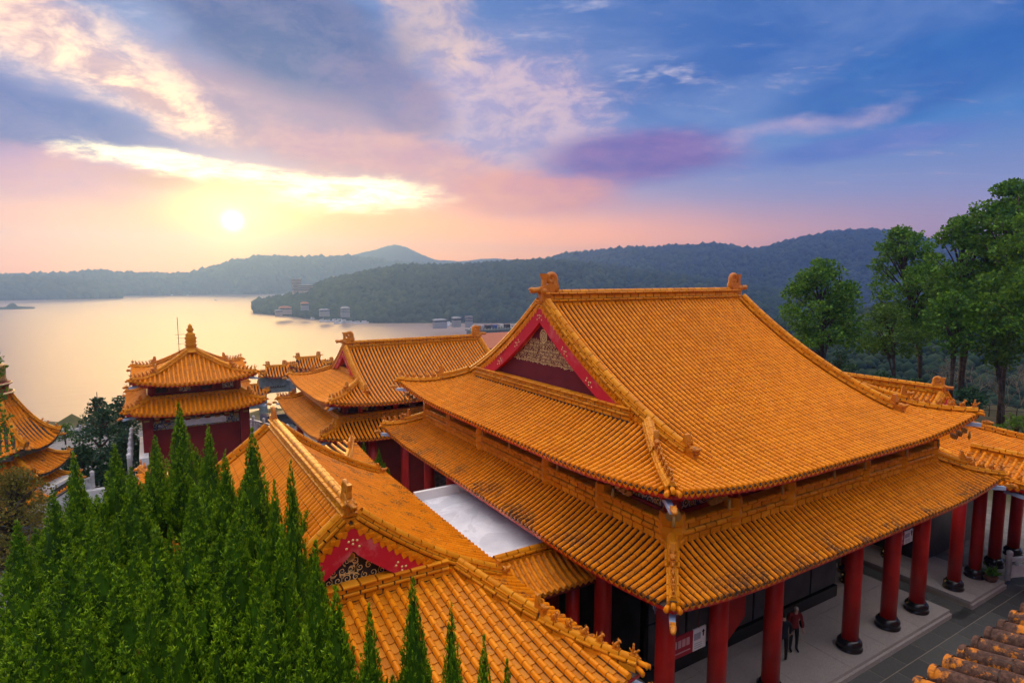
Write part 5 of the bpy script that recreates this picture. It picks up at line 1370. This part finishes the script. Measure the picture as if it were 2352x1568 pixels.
big_tree('bush', 'pale bush above the lake path balustrade', 'bush', 150, 60, 968, 1010, 26, 36, M_LEAFB, None, 12, 40, .3, .1, forks=1, rmin=.5, rmax=.9)
big_tree('autumn_shrub', 'yellow olive shrub with bare twigs below the pavilion', 'shrub', 30, 24, 1070, 1300, 105, 35, M_LEAFY, None, 120, 80, .15, .05, forks=1, rmin=.5, rmax=.9)
big_tree('tree', 'dark foliage poking in at the left picture edge', 'tree', -22, 24, 800, 1100, 30, 37, M_LEAFB, None, 24, 60, .22, .1, forks=1, rmin=.4, rmax=.7)
# araucaria-like conifer with tiered branches
p = at(222, 900, 50); ac = thing('conifer_tree', 'slender tiered conifer standing out against the lake', 'conifer', (p[0], p[1], -6)); tb = MB().tube([(0, 0, 0), (0, 0, p[2]+6)], [.16, .03], 6); Q = []; rng = np.random.default_rng(77)
for k in range(9):
    z = (p[2]+6)*(.62+.038*k)-.2; L = 1.9*(1-k/10.5)
    for a in np.arange(0, 6.28, 1.05):
        aa = a+k*.5; e = np.array((math.cos(aa)*L, math.sin(aa)*L, z+.35)); tb.tube([(0, 0, z), (e[0]*.6, e[1]*.6, z-.02), tuple(e)], [.05, .035, .015], 4)
        m = 26; f = rng.uniform(.25, 1.05, m)[:, None]; P = np.array((0, 0, z))+(e-np.array((0, 0, z)))*f*np.array((1, 1, .7)); Q.append(sprigs(P+rng.normal(size=(m, 3))*.05, unit(np.array((0, 0, .8))+rng.normal(size=(m, 3))*.6), np.full(m, .24), np.full(m, .055), rng))
link(bpy.data.objects.new('crown', tris_mesh('crown', np.concatenate(Q), M_LEAFP)), ac); tm = tb.mesh('trunk'); tm.materials.append(M_BARK); link(bpy.data.objects.new('trunk', tm), ac)
# bare winter shrubs
def bare_tree(label, px, pbase, dist, h, seed, spread=.5):
    rng = np.random.default_rng(seed); b = at(px, pbase, dist); mb = MB()
    def grow(p, d, L, r, n):
        q = p+d*L; mb.tube([tuple(p), tuple((p+q)/2+rng.normal(size=3)*L*.06), tuple(q)], [r, r*.8, r*.6], 4, cap=False)
        if n == 0: return
        for _ in range(3 if n > 1 else 4):
            grow(p+(q-p)*rng.uniform(.5, 1.0), nz(d+rng.normal(size=3)*spread+np.array((0, 0, .12))), L*rng.uniform(.55, .8), r*.55, n-1)
    for k in range(3): grow(np.zeros(3), nz(np.array((rng.normal()*.35, rng.normal()*.35, 1))), h*.36, .05, 4)
    me = mb.mesh('bare_tree', fix=False); me.materials.append(M_TWIG); o = link(bpy.data.objects.new('bare_tree', me)); o.location = tuple(b); tag(o, label, 'bare tree', 'bare trees in the valley')
for i, (px, pb, dd, h, lab) in enumerate(((2150, 925, 70, 6, 'leafless pale tree behind the wing ridge dragon'), (2230, 935, 66, 6.5, 'leafless tree between the tall trunks'), (2300, 950, 60, 6, 'leafless tree left of the right edge trunk'), (2345, 930, 72, 7, 'leafless tree at the right edge'), (2190, 900, 80, 6, 'small leafless tree far in the gap between trunks'))): bare_tree(lab, px, pb, dd, h, 90+i)

# ---------------------------------------------------------------- courtyard paving
PAVZ = -.66
pb = MB().box((24, 4.2, PAVZ-.04), (30, 12.0, .08)); pav = struct('pavement', pb, M_JOINT)
BASE[pav] = np.zeros(3); Ms = []
sl_me = MB().box((0, 0, 0), (1.37, .652, .05)).mesh('paving_slab'); sl_me.materials.append(M_PAVE)
for j in range(9):
    for i in range(18):
        x, y = 11.0+i*1.40+(.7 if j % 2 else 0), 9.75-j*.68
        if x > 37 or y < 2.5: continue
        o = bpy.data.objects.new('paving_slab', sl_me); o.parent = pav; o.location = (x, y, PAVZ-.017); COL.objects.link(o)
for j in range(8):
    for i in range(2):
        o = bpy.data.objects.new('paving_slab', sl_me); o.parent = pav; o.location = (26.45, 10.4+j*1.405, PAVZ-.017) if i == 0 else (27.12, 10.4+j*1.405, PAVZ-.017); o.rotation_euler = (0, 0, math.pi/2); COL.objects.link(o)

# ---------------------------------------------------------------- near eave, bottom right
A = at(2147, 1556, 4.6); dX = .24; Ts, Es = [], []
root = np.array((A[0], A[1], A[2]))
dwn = nz(np.array((0, 1.0, -.24)))                     # tiles run down and away towards +Y
nrm = nz(np.cross((1, 0, 0), dwn)); dk = MB(); core = MB()
x0 = root[0]-3*dX
def eave_pt(i): return np.array((x0+i*dX, root[1], root[2]))
for i in range(22):
    e = eave_pt(i)+np.array((0, 0, random.uniform(-.008, .008)))
    for k in range(6):
        Ts.append(frame(e-dwn*(k+1)*.34, np.array((1, 0, 0))*.158*random.uniform(.96, 1.05), dwn*.34, nrm*.150))
    Es.append(frame(e, np.array((1, 0, 0))*.165, dwn*.11, nrm*.160))
    core.grid([[tuple(e-dwn*s_+np.array((a*.070, 0, 0))+nrm*b) for a, b in ((-1, 0), (-.6, .07), (.6, .07), (1, 0))] for s_ in (0, 2.0)])
dk.grid([[tuple(np.array((x0-.3+u*4.6, root[1], root[2]))-dwn*s_-nrm*.02) for s_ in (0, 1, 2.1)] for u in (0, .5, 1)], False)
dk.grid([[tuple(np.array((x0-.3+u*4.6, root[1], root[2]))-dwn*s_-nrm*.14) for s_ in (.06, 2.1)] for u in (0, 1)], False)
part('eave_deck', dk, M_MORTAR, ne, fix=False)
part('wall', MB().box((24.5, -6.5, 3.7), (36, 11, 8.6)), M_DKRED, ne)
rr_ = MB(); rr_.prism([(root[1]-1.9, root[2]+.42), (-5.5, root[2]+3.4), (-13.5, root[2]-.4), (-13.5, root[2]-.7), (-5.5, root[2]+3.0), (root[1]-1.9, root[2]+.2)], 5.4, 43.5, (1, 2, 0)); part('roof_slope', rr_, M_TILEW, ne); part('tile_bedding', core, M_MORTAR, ne, kind='stuff', fix=False)
place(ne, 'barrel_tile', P_BARREL2, Ts, M_LICHEN, 300); place(ne, 'eave_disc', P_DISC2, Es, M_LICHEN, 60, None, 3)

# ---------------------------------------------------------------- balustrades
def balustrade(label, p0, p1, z0, z1=None, h=.95, n=4, group='white stone balustrades'):
    z1 = z0 if z1 is None else z1
    p0, p1 = np.array((p0[0], p0[1], z0)), np.array((p1[0], p1[1], z1)); t = thing('balustrade', label, 'balustrade', tuple(p0), group); d = p1-p0
    for i in range(n+1):
        c = p0+d*i/n; part('post', MB().lathe([(.11, 0), (.11, h), (.14, h+.03), (.09, h+.08), (.13, h+.16), (.12, h+.26), (.04, h+.32)], tuple(c), 8), M_WSTONE, t)
    dn = nz(d); sd = nz(np.cross(dn, (0, 0, 1))); Lg = np.linalg.norm(d)/n
    for i in range(n):
        a, b = p0+d*i/n, p0+d*(i+1)/n
        def slab(zc, hh, th):
            mb = MB(); V = []
            for s_ in (-1, 1):
                for q in (a, b):
                    for zz in (zc-hh/2, zc+hh/2): V.append(tuple(q+sd*s_*th/2+np.array((0, 0, zz))))
            mb.add(V, [(0, 1, 3, 2), (4, 6, 7, 5), (0, 4, 5, 1), (2, 3, 7, 6), (1, 5, 7, 3), (0, 2, 6, 4)]); return mb
        part('rail', slab(h-.10, .13, .14), M_WSTONE, t); part('panel', slab(h*.36, h*.52, .09), M_WSTONE, t)
        for f in (.25, .5, .75):
            c = a+(b-a)*f+np.array((0, 0, h*.62)); part('baluster', MB().lathe([(.05, 0), (.09, .06), (.05, .14), (.08, .2)], tuple(c), 6), M_WSTONE, t)
    return t
balustrade('carved white stone balustrade beside the red columns at the right edge', (30.75, 9.9), (35.5, 8.0), -.35, h=1.0, n=3)
q0, q1 = at(160, 1112, 38), at(212, 1093, 38)
balustrade('white balustrade on the grey wall below the pavilion', q0[:2], q1[:2], q0[2]-.9, q1[2]-.9, n=2)
q0, q1 = at(100, 1006, 60), at(205, 978, 62)
balustrade('white balustrade of the lakeside path below the conifer', q0[:2], q1[:2], q0[2]-.8, q1[2]-.8, n=5)
q0, q1 = at(296, 1050, 36), at(302, 990, 43)
balustrade('white stair balustrade climbing beside the bell tower', q0[:2], q1[:2], q0[2]-1.0, q1[2]-1.0, n=5)
q0, q1 = at(560, 958, 50), at(660, 985, 42)
balustrade('white balustrade between the bell tower and the back hall', q0[:2], q1[:2], q0[2]-.9, q1[2]-.9, n=4)
a = at(185, 1150, 37.6); wl_ = MB().box((a[0], a[1], a[2]-2), (3.2, .5, 5.2)); solo('retaining_wall', wl_, M_WSTONE, 'plain pale retaining wall below the balustrade by the pavilion', 'wall', (a[0], a[1], a[2]-4.6))
a = at(310, 1060, 37.5); solo('stair_wall', MB().box((a[0]+.5, a[1]+2.4, a[2]-2.2), (.5, 6, 5.0)), M_WSTONE, 'pale stair wall under the white stair balustrade', 'wall', (a[0]+.5, a[1]+2.4, a[2]-4.7))

# ---------------------------------------------------------------- hanging boards
def board(label, x0, x1, y, z0, z1, split=.62, arrow=True, flip=False):
    t = thing('hanging_board', label, 'sign board', ((x0+x1)/2, y, z0), 'red and white hanging boards'); w_ = x1-x0; xs_ = x0+w_*split
    part('red_panel', MB().box(((x0+xs_)/2, y, (z0+z1)/2), (xs_-x0, .04, z1-z0)), mat('sign_red', (.36, .012, .03), rough=.5), t)
    part('white_panel', MB().box(((xs_+x1)/2, y, (z0+z1)/2), (x1-xs_, .04, z1-z0)), M_WPAINT, t)
    mr = MB()
    for i in range(4): mr.box((x0+.10+i*(xs_-x0-.2)/4+.06, y-.024, z1-(z1-z0)*.38), ((xs_-x0)/7, .008, (z1-z0)*.34))
    mr.box(((x0+xs_)/2, y-.024, z0+(z1-z0)*.22), ((xs_-x0)*.75, .008, .03))
    part('lettering', mr, mat('faded_pink', (.62, .34, .36), rough=.7), t)
    mw = MB()
    for i in range(3): mw.box((xs_+.08+i*(x1-xs_-.16)/4, y-.024, z1-(z1-z0)*.36), ((x1-xs_)/6.5, .008, (z1-z0)*.30))
    for i in range(3): mw.box((xs_+(x1-xs_)*.40, y-.024, z0+(z1-z0)*(.12+.10*i)), ((x1-xs_)*.55, .008, .016))
    part('lettering', mw, mat('grey_print', (.36, .37, .44), rough=.7), t)
    ar = MB(); ax_, az_ = x1-.10, z0+(z1-z0)*.72
    ar.prism([(ax_-.03, az_-.10), (ax_+.01, az_-.10), (ax_+.01, az_+.02), (ax_+.05, az_+.02), (ax_-.01, az_+.10), (ax_-.07, az_+.02), (ax_-.03, az_+.02)], y-.028, y-.02, (0, 2, 1)); part('arrow', ar, M_BLACK, t)
    for f in (.2, .8): part('cord', MB().tube([(x0+w_*f, y, z1), (x0+w_*f, y, 4.4)], .012, 4), M_DKRED, t)
board('red and white hanging board between the corner column and the next one', 11.72, 13.1, 10.95, 2.02, 2.66)
board('red and white hanging board between the two right columns of the main hall', 23.35, 24.62, 10.95, 2.42, 2.92, .5)
board('small red and white board beyond the right wing columns', 28.3, 29.2, 11.1, 2.0, 2.5, .5)
rc = MB().prism([(16.05, .2), (17.0, .9), (17.0, 2.6), (16.0, 2.7)], 12.55, 12.62, (0, 2, 1)); solo('red_cloth', rc, M_RED, 'red cloth banner hanging before the slate wall behind a column', 'banner', (16.5, 12.6, .2))
wb = MB().box((15.2, 12.7, 3.0), (1.7, .06, .5)); solo('name_board', wb, M_WSTONE, 'pale horizontal name board high on the slate wall', 'sign board', (15.2, 12.7, 2.75))

# ---------------------------------------------------------------- people
def person(label, x, y, z, rz, h, coat, trousers, hair, bag=False, bend=0.0, arm=0):
    s = h/1.70
    J = {'pelvis': (0, 0, .93), 'waist': (0, .01, 1.08), 'chest': (0, .02+bend*.5, 1.30), 'neck': (0, .04+bend, 1.46), 'head0': (0, .05+bend, 1.54), 'head1': (0, .07+bend, 1.62), 'head2': (0, .05+bend, 1.70),
         'hipL': (.10, 0, .88), 'kneeL': (.11, .04, .50), 'ankL': (.11, 0, .09), 'toeL': (.12, .16, .04), 'hipR': (-.10, 0, .88), 'kneeR': (-.10, .05, .50), 'ankR': (-.11, .02, .09), 'toeR': (-.12, .18, .04),
         'shL': (.19, .02+bend*.7, 1.40), 'elL': (.25, .03+bend, 1.13), 'wrL': (.23, .16+arm+bend, .94), 'haL': (.22, .21+arm+bend, .87), 'shR': (-.19, .02+bend*.7, 1.40), 'elR': (-.25, .02+bend, 1.12), 'wrR': (-.24, .12+bend, .90), 'haR': (-.235, .15+bend, .82)}
    rad = dict(pelvis=(.15, .11), waist=(.145, .10), chest=(.17, .115), neck=(.055, .055), head0=(.068, .075), head1=(.082, .095), head2=(.06, .07), hipL=(.09, .09), hipR=(.09, .09), kneeL=(.065, .065), kneeR=(.065, .065), ankL=(.045, .045), ankR=(.045, .045), toeL=(.04, .03), toeR=(.04, .03), shL=(.065, .065), shR=(.065, .065), elL=(.05, .05), elR=(.05, .05), wrL=(.035, .035), wrR=(.035, .035), haL=(.035, .03), haR=(.035, .03))
    Eg = [('pelvis', 'waist'), ('waist', 'chest'), ('chest', 'neck'), ('neck', 'head0'), ('head0', 'head1'), ('head1', 'head2'), ('pelvis', 'hipL'), ('hipL', 'kneeL'), ('kneeL', 'ankL'), ('ankL', 'toeL'), ('pelvis', 'hipR'), ('hipR', 'kneeR'), ('kneeR', 'ankR'), ('ankR', 'toeR'), ('chest', 'shL'), ('shL', 'elL'), ('elL', 'wrL'), ('wrL', 'haL'), ('chest', 'shR'), ('shR', 'elR'), ('elR', 'wrR'), ('wrR', 'haR')]
    for sd_, sg in (('L', 1), ('R', -1)):
        hx, hy, hz = J['ha'+sd_]
        for k, (ox, oy, ll) in enumerate(((.03, .02, .06), (.012, .03, .085), (-.006, .03, .09), (-.024, .025, .08), (.035*1.0, .05, .05))):
            n = 'f%d%s' % (k, sd_); J[n] = (hx+sg*ox*.8, hy+oy*.5, hz-ll); rad[n] = (.009, .009); Eg.append(('ha'+sd_, n))
    names = list(J); me = bpy.data.meshes.new('body'); me.from_pydata([tuple(c*s for c in J[n]) for n in names], [(names.index(a), names.index(b)) for a, b in Eg], [])
    ob = bpy.data.objects.new('tmp_body', me); COL.objects.link(ob); md = ob.modifiers.new('skin', 'SKIN'); md.use_smooth_shade = True
    for i, n in enumerate(names): me.skin_vertices[0].data[i].radius = tuple(r*s for r in rad[n]); me.skin_vertices[0].data[i].use_root = (n == 'pelvis')
    sb = ob.modifiers.new('sub', 'SUBSURF'); sb.levels = 1; sb.render_levels = 1
    dg = bpy.context.evaluated_depsgraph_get(); dg.update(); nm = bpy.data.meshes.new_from_object(ob.evaluated_get(dg)); bpy.data.objects.remove(ob)
    skin = mat('skin', (.45, .26, .18), rough=.6); mats_ = [skin, mat('coat_cloth', coat, rough=.9), mat('trouser_cloth', trousers, rough=.9), mat('hair', hair, rough=.8)]
    nm.materials.clear()
    for m_ in mats_: nm.materials.append(m_)
    for p_ in nm.polygons:
        c = p_.center/s; ax_ = abs(c.x)
        mi = 1
        if c.z > 1.60 or (c.z > 1.53 and c.y < .05+bend): mi = 3
        elif c.z > 1.45: mi = 0
        elif c.z < .88 and ax_ < .2: mi = 2
        if c.z < .93 and ax_ > .185 and c.z > .6: mi = 0
        p_.material_index = mi
    t = thing('person', label, 'person', (x, y, z), 'two visitors on the platform'); t.rotation_euler = (0, 0, rz)
    b = link(bpy.data.objects.new('body', nm), t)
    fc = MB().ell((0, (.155+bend)*s, 1.59*s), (.014, .02, .022)); fc.ell((.03*s, (.138+bend)*s, 1.625*s), (.012, .008, .008)); fc.ell((-.03*s, (.138+bend)*s, 1.625*s), (.012, .008, .008)); fc.ell((0, (.132+bend)*s, 1.55*s), (.025, .01, .008))
    fm = fc.mesh('face'); fm.materials.append(skin); link(bpy.data.objects.new('face', fm), t)
    if bag:
        bgm = MB().ell((-.28*s, -.02, .98*s), (.07, .14, .15)); bgm.tube([(-.27*s, -.1, 1.1*s), (-.05, -.04, 1.42*s), (.1, .12, 1.3*s)], .012, 4); m_ = bgm.mesh('shoulder_bag'); m_.materials.append(M_BLACK)
        bb = link(bpy.data.objects.new('shoulder_bag', m_)); bb.location = (x, y, z); bb.rotation_euler = (0, 0, rz); tag(bb, 'black shoulder bag carried by the visitor in red', 'bag')
person('person in dark blue jacket and black trousers half hidden by a column', 17.62, 11.50, -.35, R(-50), 1.68, (.006, .010, .022), (.005, .006, .008), (.012, .010, .01), bend=.02)
person('person with grey hair in red jacket and black trousers behind the column', 18.45, 11.66, -.35, R(150), 1.66, (.16, .008, .012), (.008, .008, .01), (.38, .36, .34), bag=True, bend=.04, arm=.05)
# ---------------------------------------------------------------- potted plant
a = at(2290, 1318, 24.6); t = thing('potted_plant', 'small potted plant on the platform corner by the white balustrade', 'plant', (30.0, 10.25, -.35))
part('pot', MB().lathe([(.16, 0), (.24, .05), (.28, .20), (.30, .24), (.24, .24)], (30.0, 10.25, -.35), 12), mat('clay_pot', (.12, .05, .03), rough=.7), t)
rng = np.random.default_rng(5); Vp = sprigs(np.array((0, 0, .25))+rng.normal(size=(60, 3))*.05, unit(np.array((0, 0, .8))+rng.normal(size=(60, 3))*.5), rng.uniform(.25, .6, 60), np.full(60, .05), rng)
link(bpy.data.objects.new('leaves', tris_mesh('leaves', Vp, M_LEAFA)), t)
# ---------------------------------------------------------------- railing and street below, white van, walkers
def fence(label, p0, p1, n, h=1.0, m=M_METAL):
    p0, p1 = np.array(p0), np.array(p1); t = thing('metal_fence', label, 'fence', tuple(p0))
    for i in range(n+1): c = p0+(p1-p0)*i/n; part('post', MB().tube([tuple(c), tuple(c+(0, 0, h))], .04, 5), m, t)
    for z in (.5, .95): part('rail', MB().tube([tuple(p0+(0, 0, z*h)), tuple(p1+(0, 0, z*h))], .03, 5), m, t)
fence('dark metal fence below the tall trees at the right', at(2240, 955, 52), at(2400, 962, 50), 5, 1.1)
def van(label, p, rz, col, L=4.4):
    t = thing('parked_van', label, 'van', tuple(p)); c = math.cos(rz); s_ = math.sin(rz); M = Matrix(((c, -s_, 0, p[0]), (s_, c, 0, p[1]), (0, 0, 1, p[2]), (0, 0, 0, 1)))
    part('body', MB().prism([(-L/2, .35), (L/2, .35), (L/2, .95), (L/2-.5, 1.1), (L/2-1.1, 1.75), (-L/2+.1, 1.8), (-L/2, 1.5)], -.85, .85, (0, 2, 1), M=M), mat('van_paint', col, rough=.3), t)
    part('windscreen', MB().prism([(L/2-.55, 1.12), (L/2-.5, 1.12), (L/2-1.08, 1.70), (L/2-1.14, 1.68)], -.72, .72, (0, 2, 1), M=M), M_BLACK, t)
    for sy in (-1, 1): part('side_window', MB().box((-.4, sy*.86, 1.38), (2.2, .03, .42), M), M_BLACK, t)
    for sx in (-1, 1):
        for sy in (-1, 1): part('wheel', MB().tube([tuple(M @ Vector((sx*1.35, sy*.72, .33))), tuple(M @ Vector((sx*1.35, sy*.90, .33)))], .33, 10), M_BLACK, t)
van('dark van parked on the road beyond the wing roof', at(646, 950, 72)-np.array((0, 0, 1.6)), .3, (.03, .03, .05))
van('white car behind the slim leaning juniper by the pavilion', at(122, 1120, 36)-np.array((0, 0, 1.2)), 1.2, (.75, .76, .78), 4.0)
# ---------------------------------------------------------------- courtyard between the halls
cy_ = thing('stair_flight', 'pale stone steps with ochre landing between the wing and main hall', 'stairs', (9.6, 24, -.6))
for i in range(8): part('step', MB().box((9.6, 24.2+i*.40, 2.45-i*.20), (2.9, .42, .22)), M_WSTONE, cy_)
part('landing', MB().box((10.2, 22.4, 2.45), (2.6, 3.0, .2)), mat('ochre_paint', (.50, .28, .05), rough=.7), cy_)
part('cheek_wall', MB().box((11.0, 22.6, 2.65), (.22, 3.4, .5)), bpy.data.materials['ochre_paint'], cy_); part('support', MB().box((10.0, 22.9, .9), (2.4, 4.0, 2.9)), M_STONEDK, cy_)
a = at(1010, 1095, 30); pb_ = MB().box(tuple(a), (1.4, .08, 1.2)); solo('poster_board', pb_, mat('pale_poster', rough=.6, build=simple((.55, .60, .60), (.20, .28, .30), 6)), 'pale poster board under the main hall eave by the ochre landing', 'poster board', tuple(a))
for i, (px, py, dd, s_) in enumerate(((800, 1005, 33, .40), (835, 1010, 33.5, .46), (870, 1030, 32, .44), (893, 1075, 27, .38), (815, 1030, 31, .40))):
    p = at(px, py, dd); gz = -.7; tree_from('juniper_tree', ('small juniper in the court before the back hall, leftmost', 'small juniper in the court before the back hall, tallest', 'small juniper in the court before the back hall, beside the red column', 'small juniper beside the far red column of the main hall', 'small juniper in the court, half behind the wing ridge')[i], 'juniper', JUN[i], (p[0], p[1], gz-(2 if p[1] > 31 else 0)), (.55, (p[2]-gz+(2 if p[1] > 31 else 0))/9), i, 'small junipers in the court')
# ---------------------------------------------------------------- buildings and boats round the lake
def block(name, label, px, py, dist, w_, d_, h_, wall, roofm, roof_h=.8, floors=3, group='buildings on the far shore', flat=False, over=.6):
    u = dirpx(px, py); b = np.array((u[0]*dist, u[1]*dist, CAMZ+u[2]*dist)); t = thing(name, label, 'building', tuple(b), group)
    part('wall', MB().box((b[0], b[1], b[2]+h_/2-3), (w_, d_, h_+6)), wall, t)
    part('roof', MB().box((b[0], b[1], b[2]+h_+roof_h/2), (w_+over*2, d_+over*2, roof_h), taper=1 if flat else .55), roofm, t)
    for f in range(floors):
        z = b[2]+(f+.55)*h_/floors
        part('window_band', MB().box((b[0], b[1], z), (w_+.2, d_+.2, h_/floors*.42)), M_BLACK, t)
    return t
M_BW = mat('pale_building_wall', (.27, .27, .28), rough=.8); M_BT = mat('tan_building_wall', (.40, .30, .25), rough=.8); M_RR = mat('rust_roof', (.42, .12, .05), rough=.7); M_GR = mat('grey_roof', (.30, .31, .33), rough=.7)
block('hotel_tower', 'taller hotel tower on the wooded point below the sunset', 682, 668, 1090, 13, 10, 20, M_BT, M_GR, 2, 8, flat=True, over=0)
block('hotel_tower', 'shorter hotel tower half hidden by the wooded point', 767, 655, 1160, 10, 9, 15, M_BT, M_GR, 2, 6, flat=True, over=0)
block('hotel_building', 'low hotel wing left of the hotel tower', 702, 668, 1075, 22, 10, 10, M_BT, M_GR, 1, 3)
block('house', 'long pale house left of the marina', 745, 716, 820, 12, 6, 2.6, M_BW, M_GR, 1.5, 1)
block('house', 'large three-storey pale house above the marina', 793, 718, 812, 10, 8, 6, M_BW, M_GR, 2, 3)
block('boat_house', 'long low pale boat house on the right shore', 1010, 741, 640, 14, 6, 3, M_BW, M_GR, 1.2, 1)
block('house', 'white three-storey house right of the boat house', 1077, 739, 640, 6.5, 6, 5.5, M_BW, M_BW, .6, 3, flat=True, over=.3)
block('house', 'small pale house between boat house and white house', 1048, 738, 650, 8, 7, 4, M_BW, M_GR, 1, 1)
block('house', 'lone house with pale roof high on the right hill', 1741, 640, 1500, 24, 12, 6, M_BW, M_WPAINT, 2, 1)
block('house', 'second small house on the right hill near the trees', 1792, 640, 1480, 14, 9, 5, M_BW, M_WPAINT, 2, 1)
block('jetty_house', 'house on the wooded point waterline', 655, 712, 905, 16, 9, 3.5, M_BT, M_RR, 2, 1)
block('jetty_house', 'flat jetty house at the tip of the point', 640, 717, 880, 9, 6, 2.5, M_BT, M_GR, 1, 1)
block('shore_house', 'pale shed on the point left of the marina', 700, 703, 900, 10, 7, 4, M_BW, M_RR, 2, 1)
u = at(1945, 543, 1900); solo('radio_mast', MB().tube([tuple(u-np.array((0, 0, 12))), tuple(u+np.array((0, 0, 12)))], .8, 4), M_METAL, 'thin radio mast on the right hill crest', 'mast', tuple(u-np.array((0, 0, 12))))
lp = at(1152, 794, 80); LX, LY, LZ = lp[0]+3, lp[1]+2, lp[2]
ah = thing('lodge', 'white lodge with low rust tiled roof behind the back hall right end', 'building', (LX, LY, LZ-9))
part('wall', MB().box((LX, LY, LZ-4.5), (11, 7, 9)), M_WPAINT, ah)
lr = MB(); lr.prism([(-4.4, 0), (0, 1.5), (4.4, 0), (4.4, -.2), (-4.4, -.2)], -6.2, 6.2, (1, 2, 0), M=Matrix.Translation((LX, LY, LZ+.1))); part('roof', lr, M_RR, ah)
for i in range(5):
    for z in (LZ-1.4, LZ-4.0):
        o = part('window', MB().box((LX-4.3+i*2.15, LY-3.55, z), (1.2, .12, 1.3)), M_BW, ah); part('pane', MB().box((LX-4.3+i*2.15, LY-3.60, z), (1.0, .08, 1.1)), M_BLACK, o)
dp = at(1125, 756, 260); DX, DY, DZ = dp[0], dp[1], dp[2]
pk = thing('parking_deck', 'terrace with dark railing and parked cars beyond the lodge', 'terrace', (DX, DY, DZ-6)); part('slab', MB().box((DX, DY, DZ), (20, 8, .5)), M_GREYST, pk); part('support', MB().box((DX, DY, DZ-6), (19, 7, 11)), M_GREYST, pk)
for i in range(14): part('post', MB().box((DX-9.3+i*1.43, DY-3.9, DZ+.8), (.14, .14, 1.2)), M_METAL, pk)
part('rail', MB().box((DX, DY-3.9, DZ+1.35), (19.6, .12, .12)), M_METAL, pk)
for i in range(6): van('%s car parked on the terrace beyond the lodge' % ('white', 'silver', 'dark', 'blue', 'pale', 'black')[i], np.array((DX-8+i*3.2, DY-.5, DZ+.26)), 1.5, ((.7, .7, .7), (.4, .42, .45), (.04, .04, .05), (.05, .1, .3), (.6, .58, .5), (.02, .02, .02))[i], 4.0)
BO = MB(); BO.prism([(-5, .9), (-4.6, -.2), (3.6, -.2), (5.6, 1.2), (5.2, 1.3), (-5, 1.0)], -1.5, 1.5, (0, 2, 1)); BO.box((-.8, 0, 1.9), (5.6, 2.5, 1.7)); BO.box((-.8, 0, 2.85), (6.6, 2.9, .22)); BO.box((-.8, 0, 1.95), (5.0, 2.56, .6), mi=1)
bme = BO.mesh('tour_boat'); bme.materials.append(M_WPAINT); bme.materials.append(M_BLACK)
rb_ = random.Random(3); k = 0
for row, (y0, xs_) in enumerate(((733, range(722, 850, 15)), (738, range(740, 862, 13)), (742, range(772, 852, 16)))):
    for x_ in xs_:
        px, py = x_+rb_.uniform(-3, 3), y0+rb_.uniform(-1, 1); u = dirpx(px, py); D_ = (LAKE-CAMZ)/u[2]
        o = link(bpy.data.objects.new('tour_boat', bme)); o.location = (u[0]*D_, u[1]*D_, LAKE+.1); o.rotation_euler = (0, 0, rb_.uniform(-.5, .9)); o.scale = (1, 1, 1); k += 1
        tag(o, 'white tour boat moored in the marina by the wooded hill', 'boat', 'boats moored in the marina')
for px, py, lab in ((1012, 748, 'white boat moored by the right boat house, left of two'), (1026, 748, 'white boat moored by the right boat house, right of two'), (495, 690, 'small boat out on the lake below the sun'), (430, 679, 'far small boat near the opposite shore, right of two'), (395, 679, 'far small boat near the opposite shore, left of two'), (600, 692, 'small boat near the wooded point'), (1030, 744, 'boat beyond the two moored by the boat house')):
    u = dirpx(px, py); D_ = (LAKE-CAMZ)/u[2]; o = link(bpy.data.objects.new('tour_boat', bme)); o.location = (u[0]*D_, u[1]*D_, LAKE+.1); o.rotation_euler = (0, 0, px); tag(o, lab, 'boat')
flush_pieces()
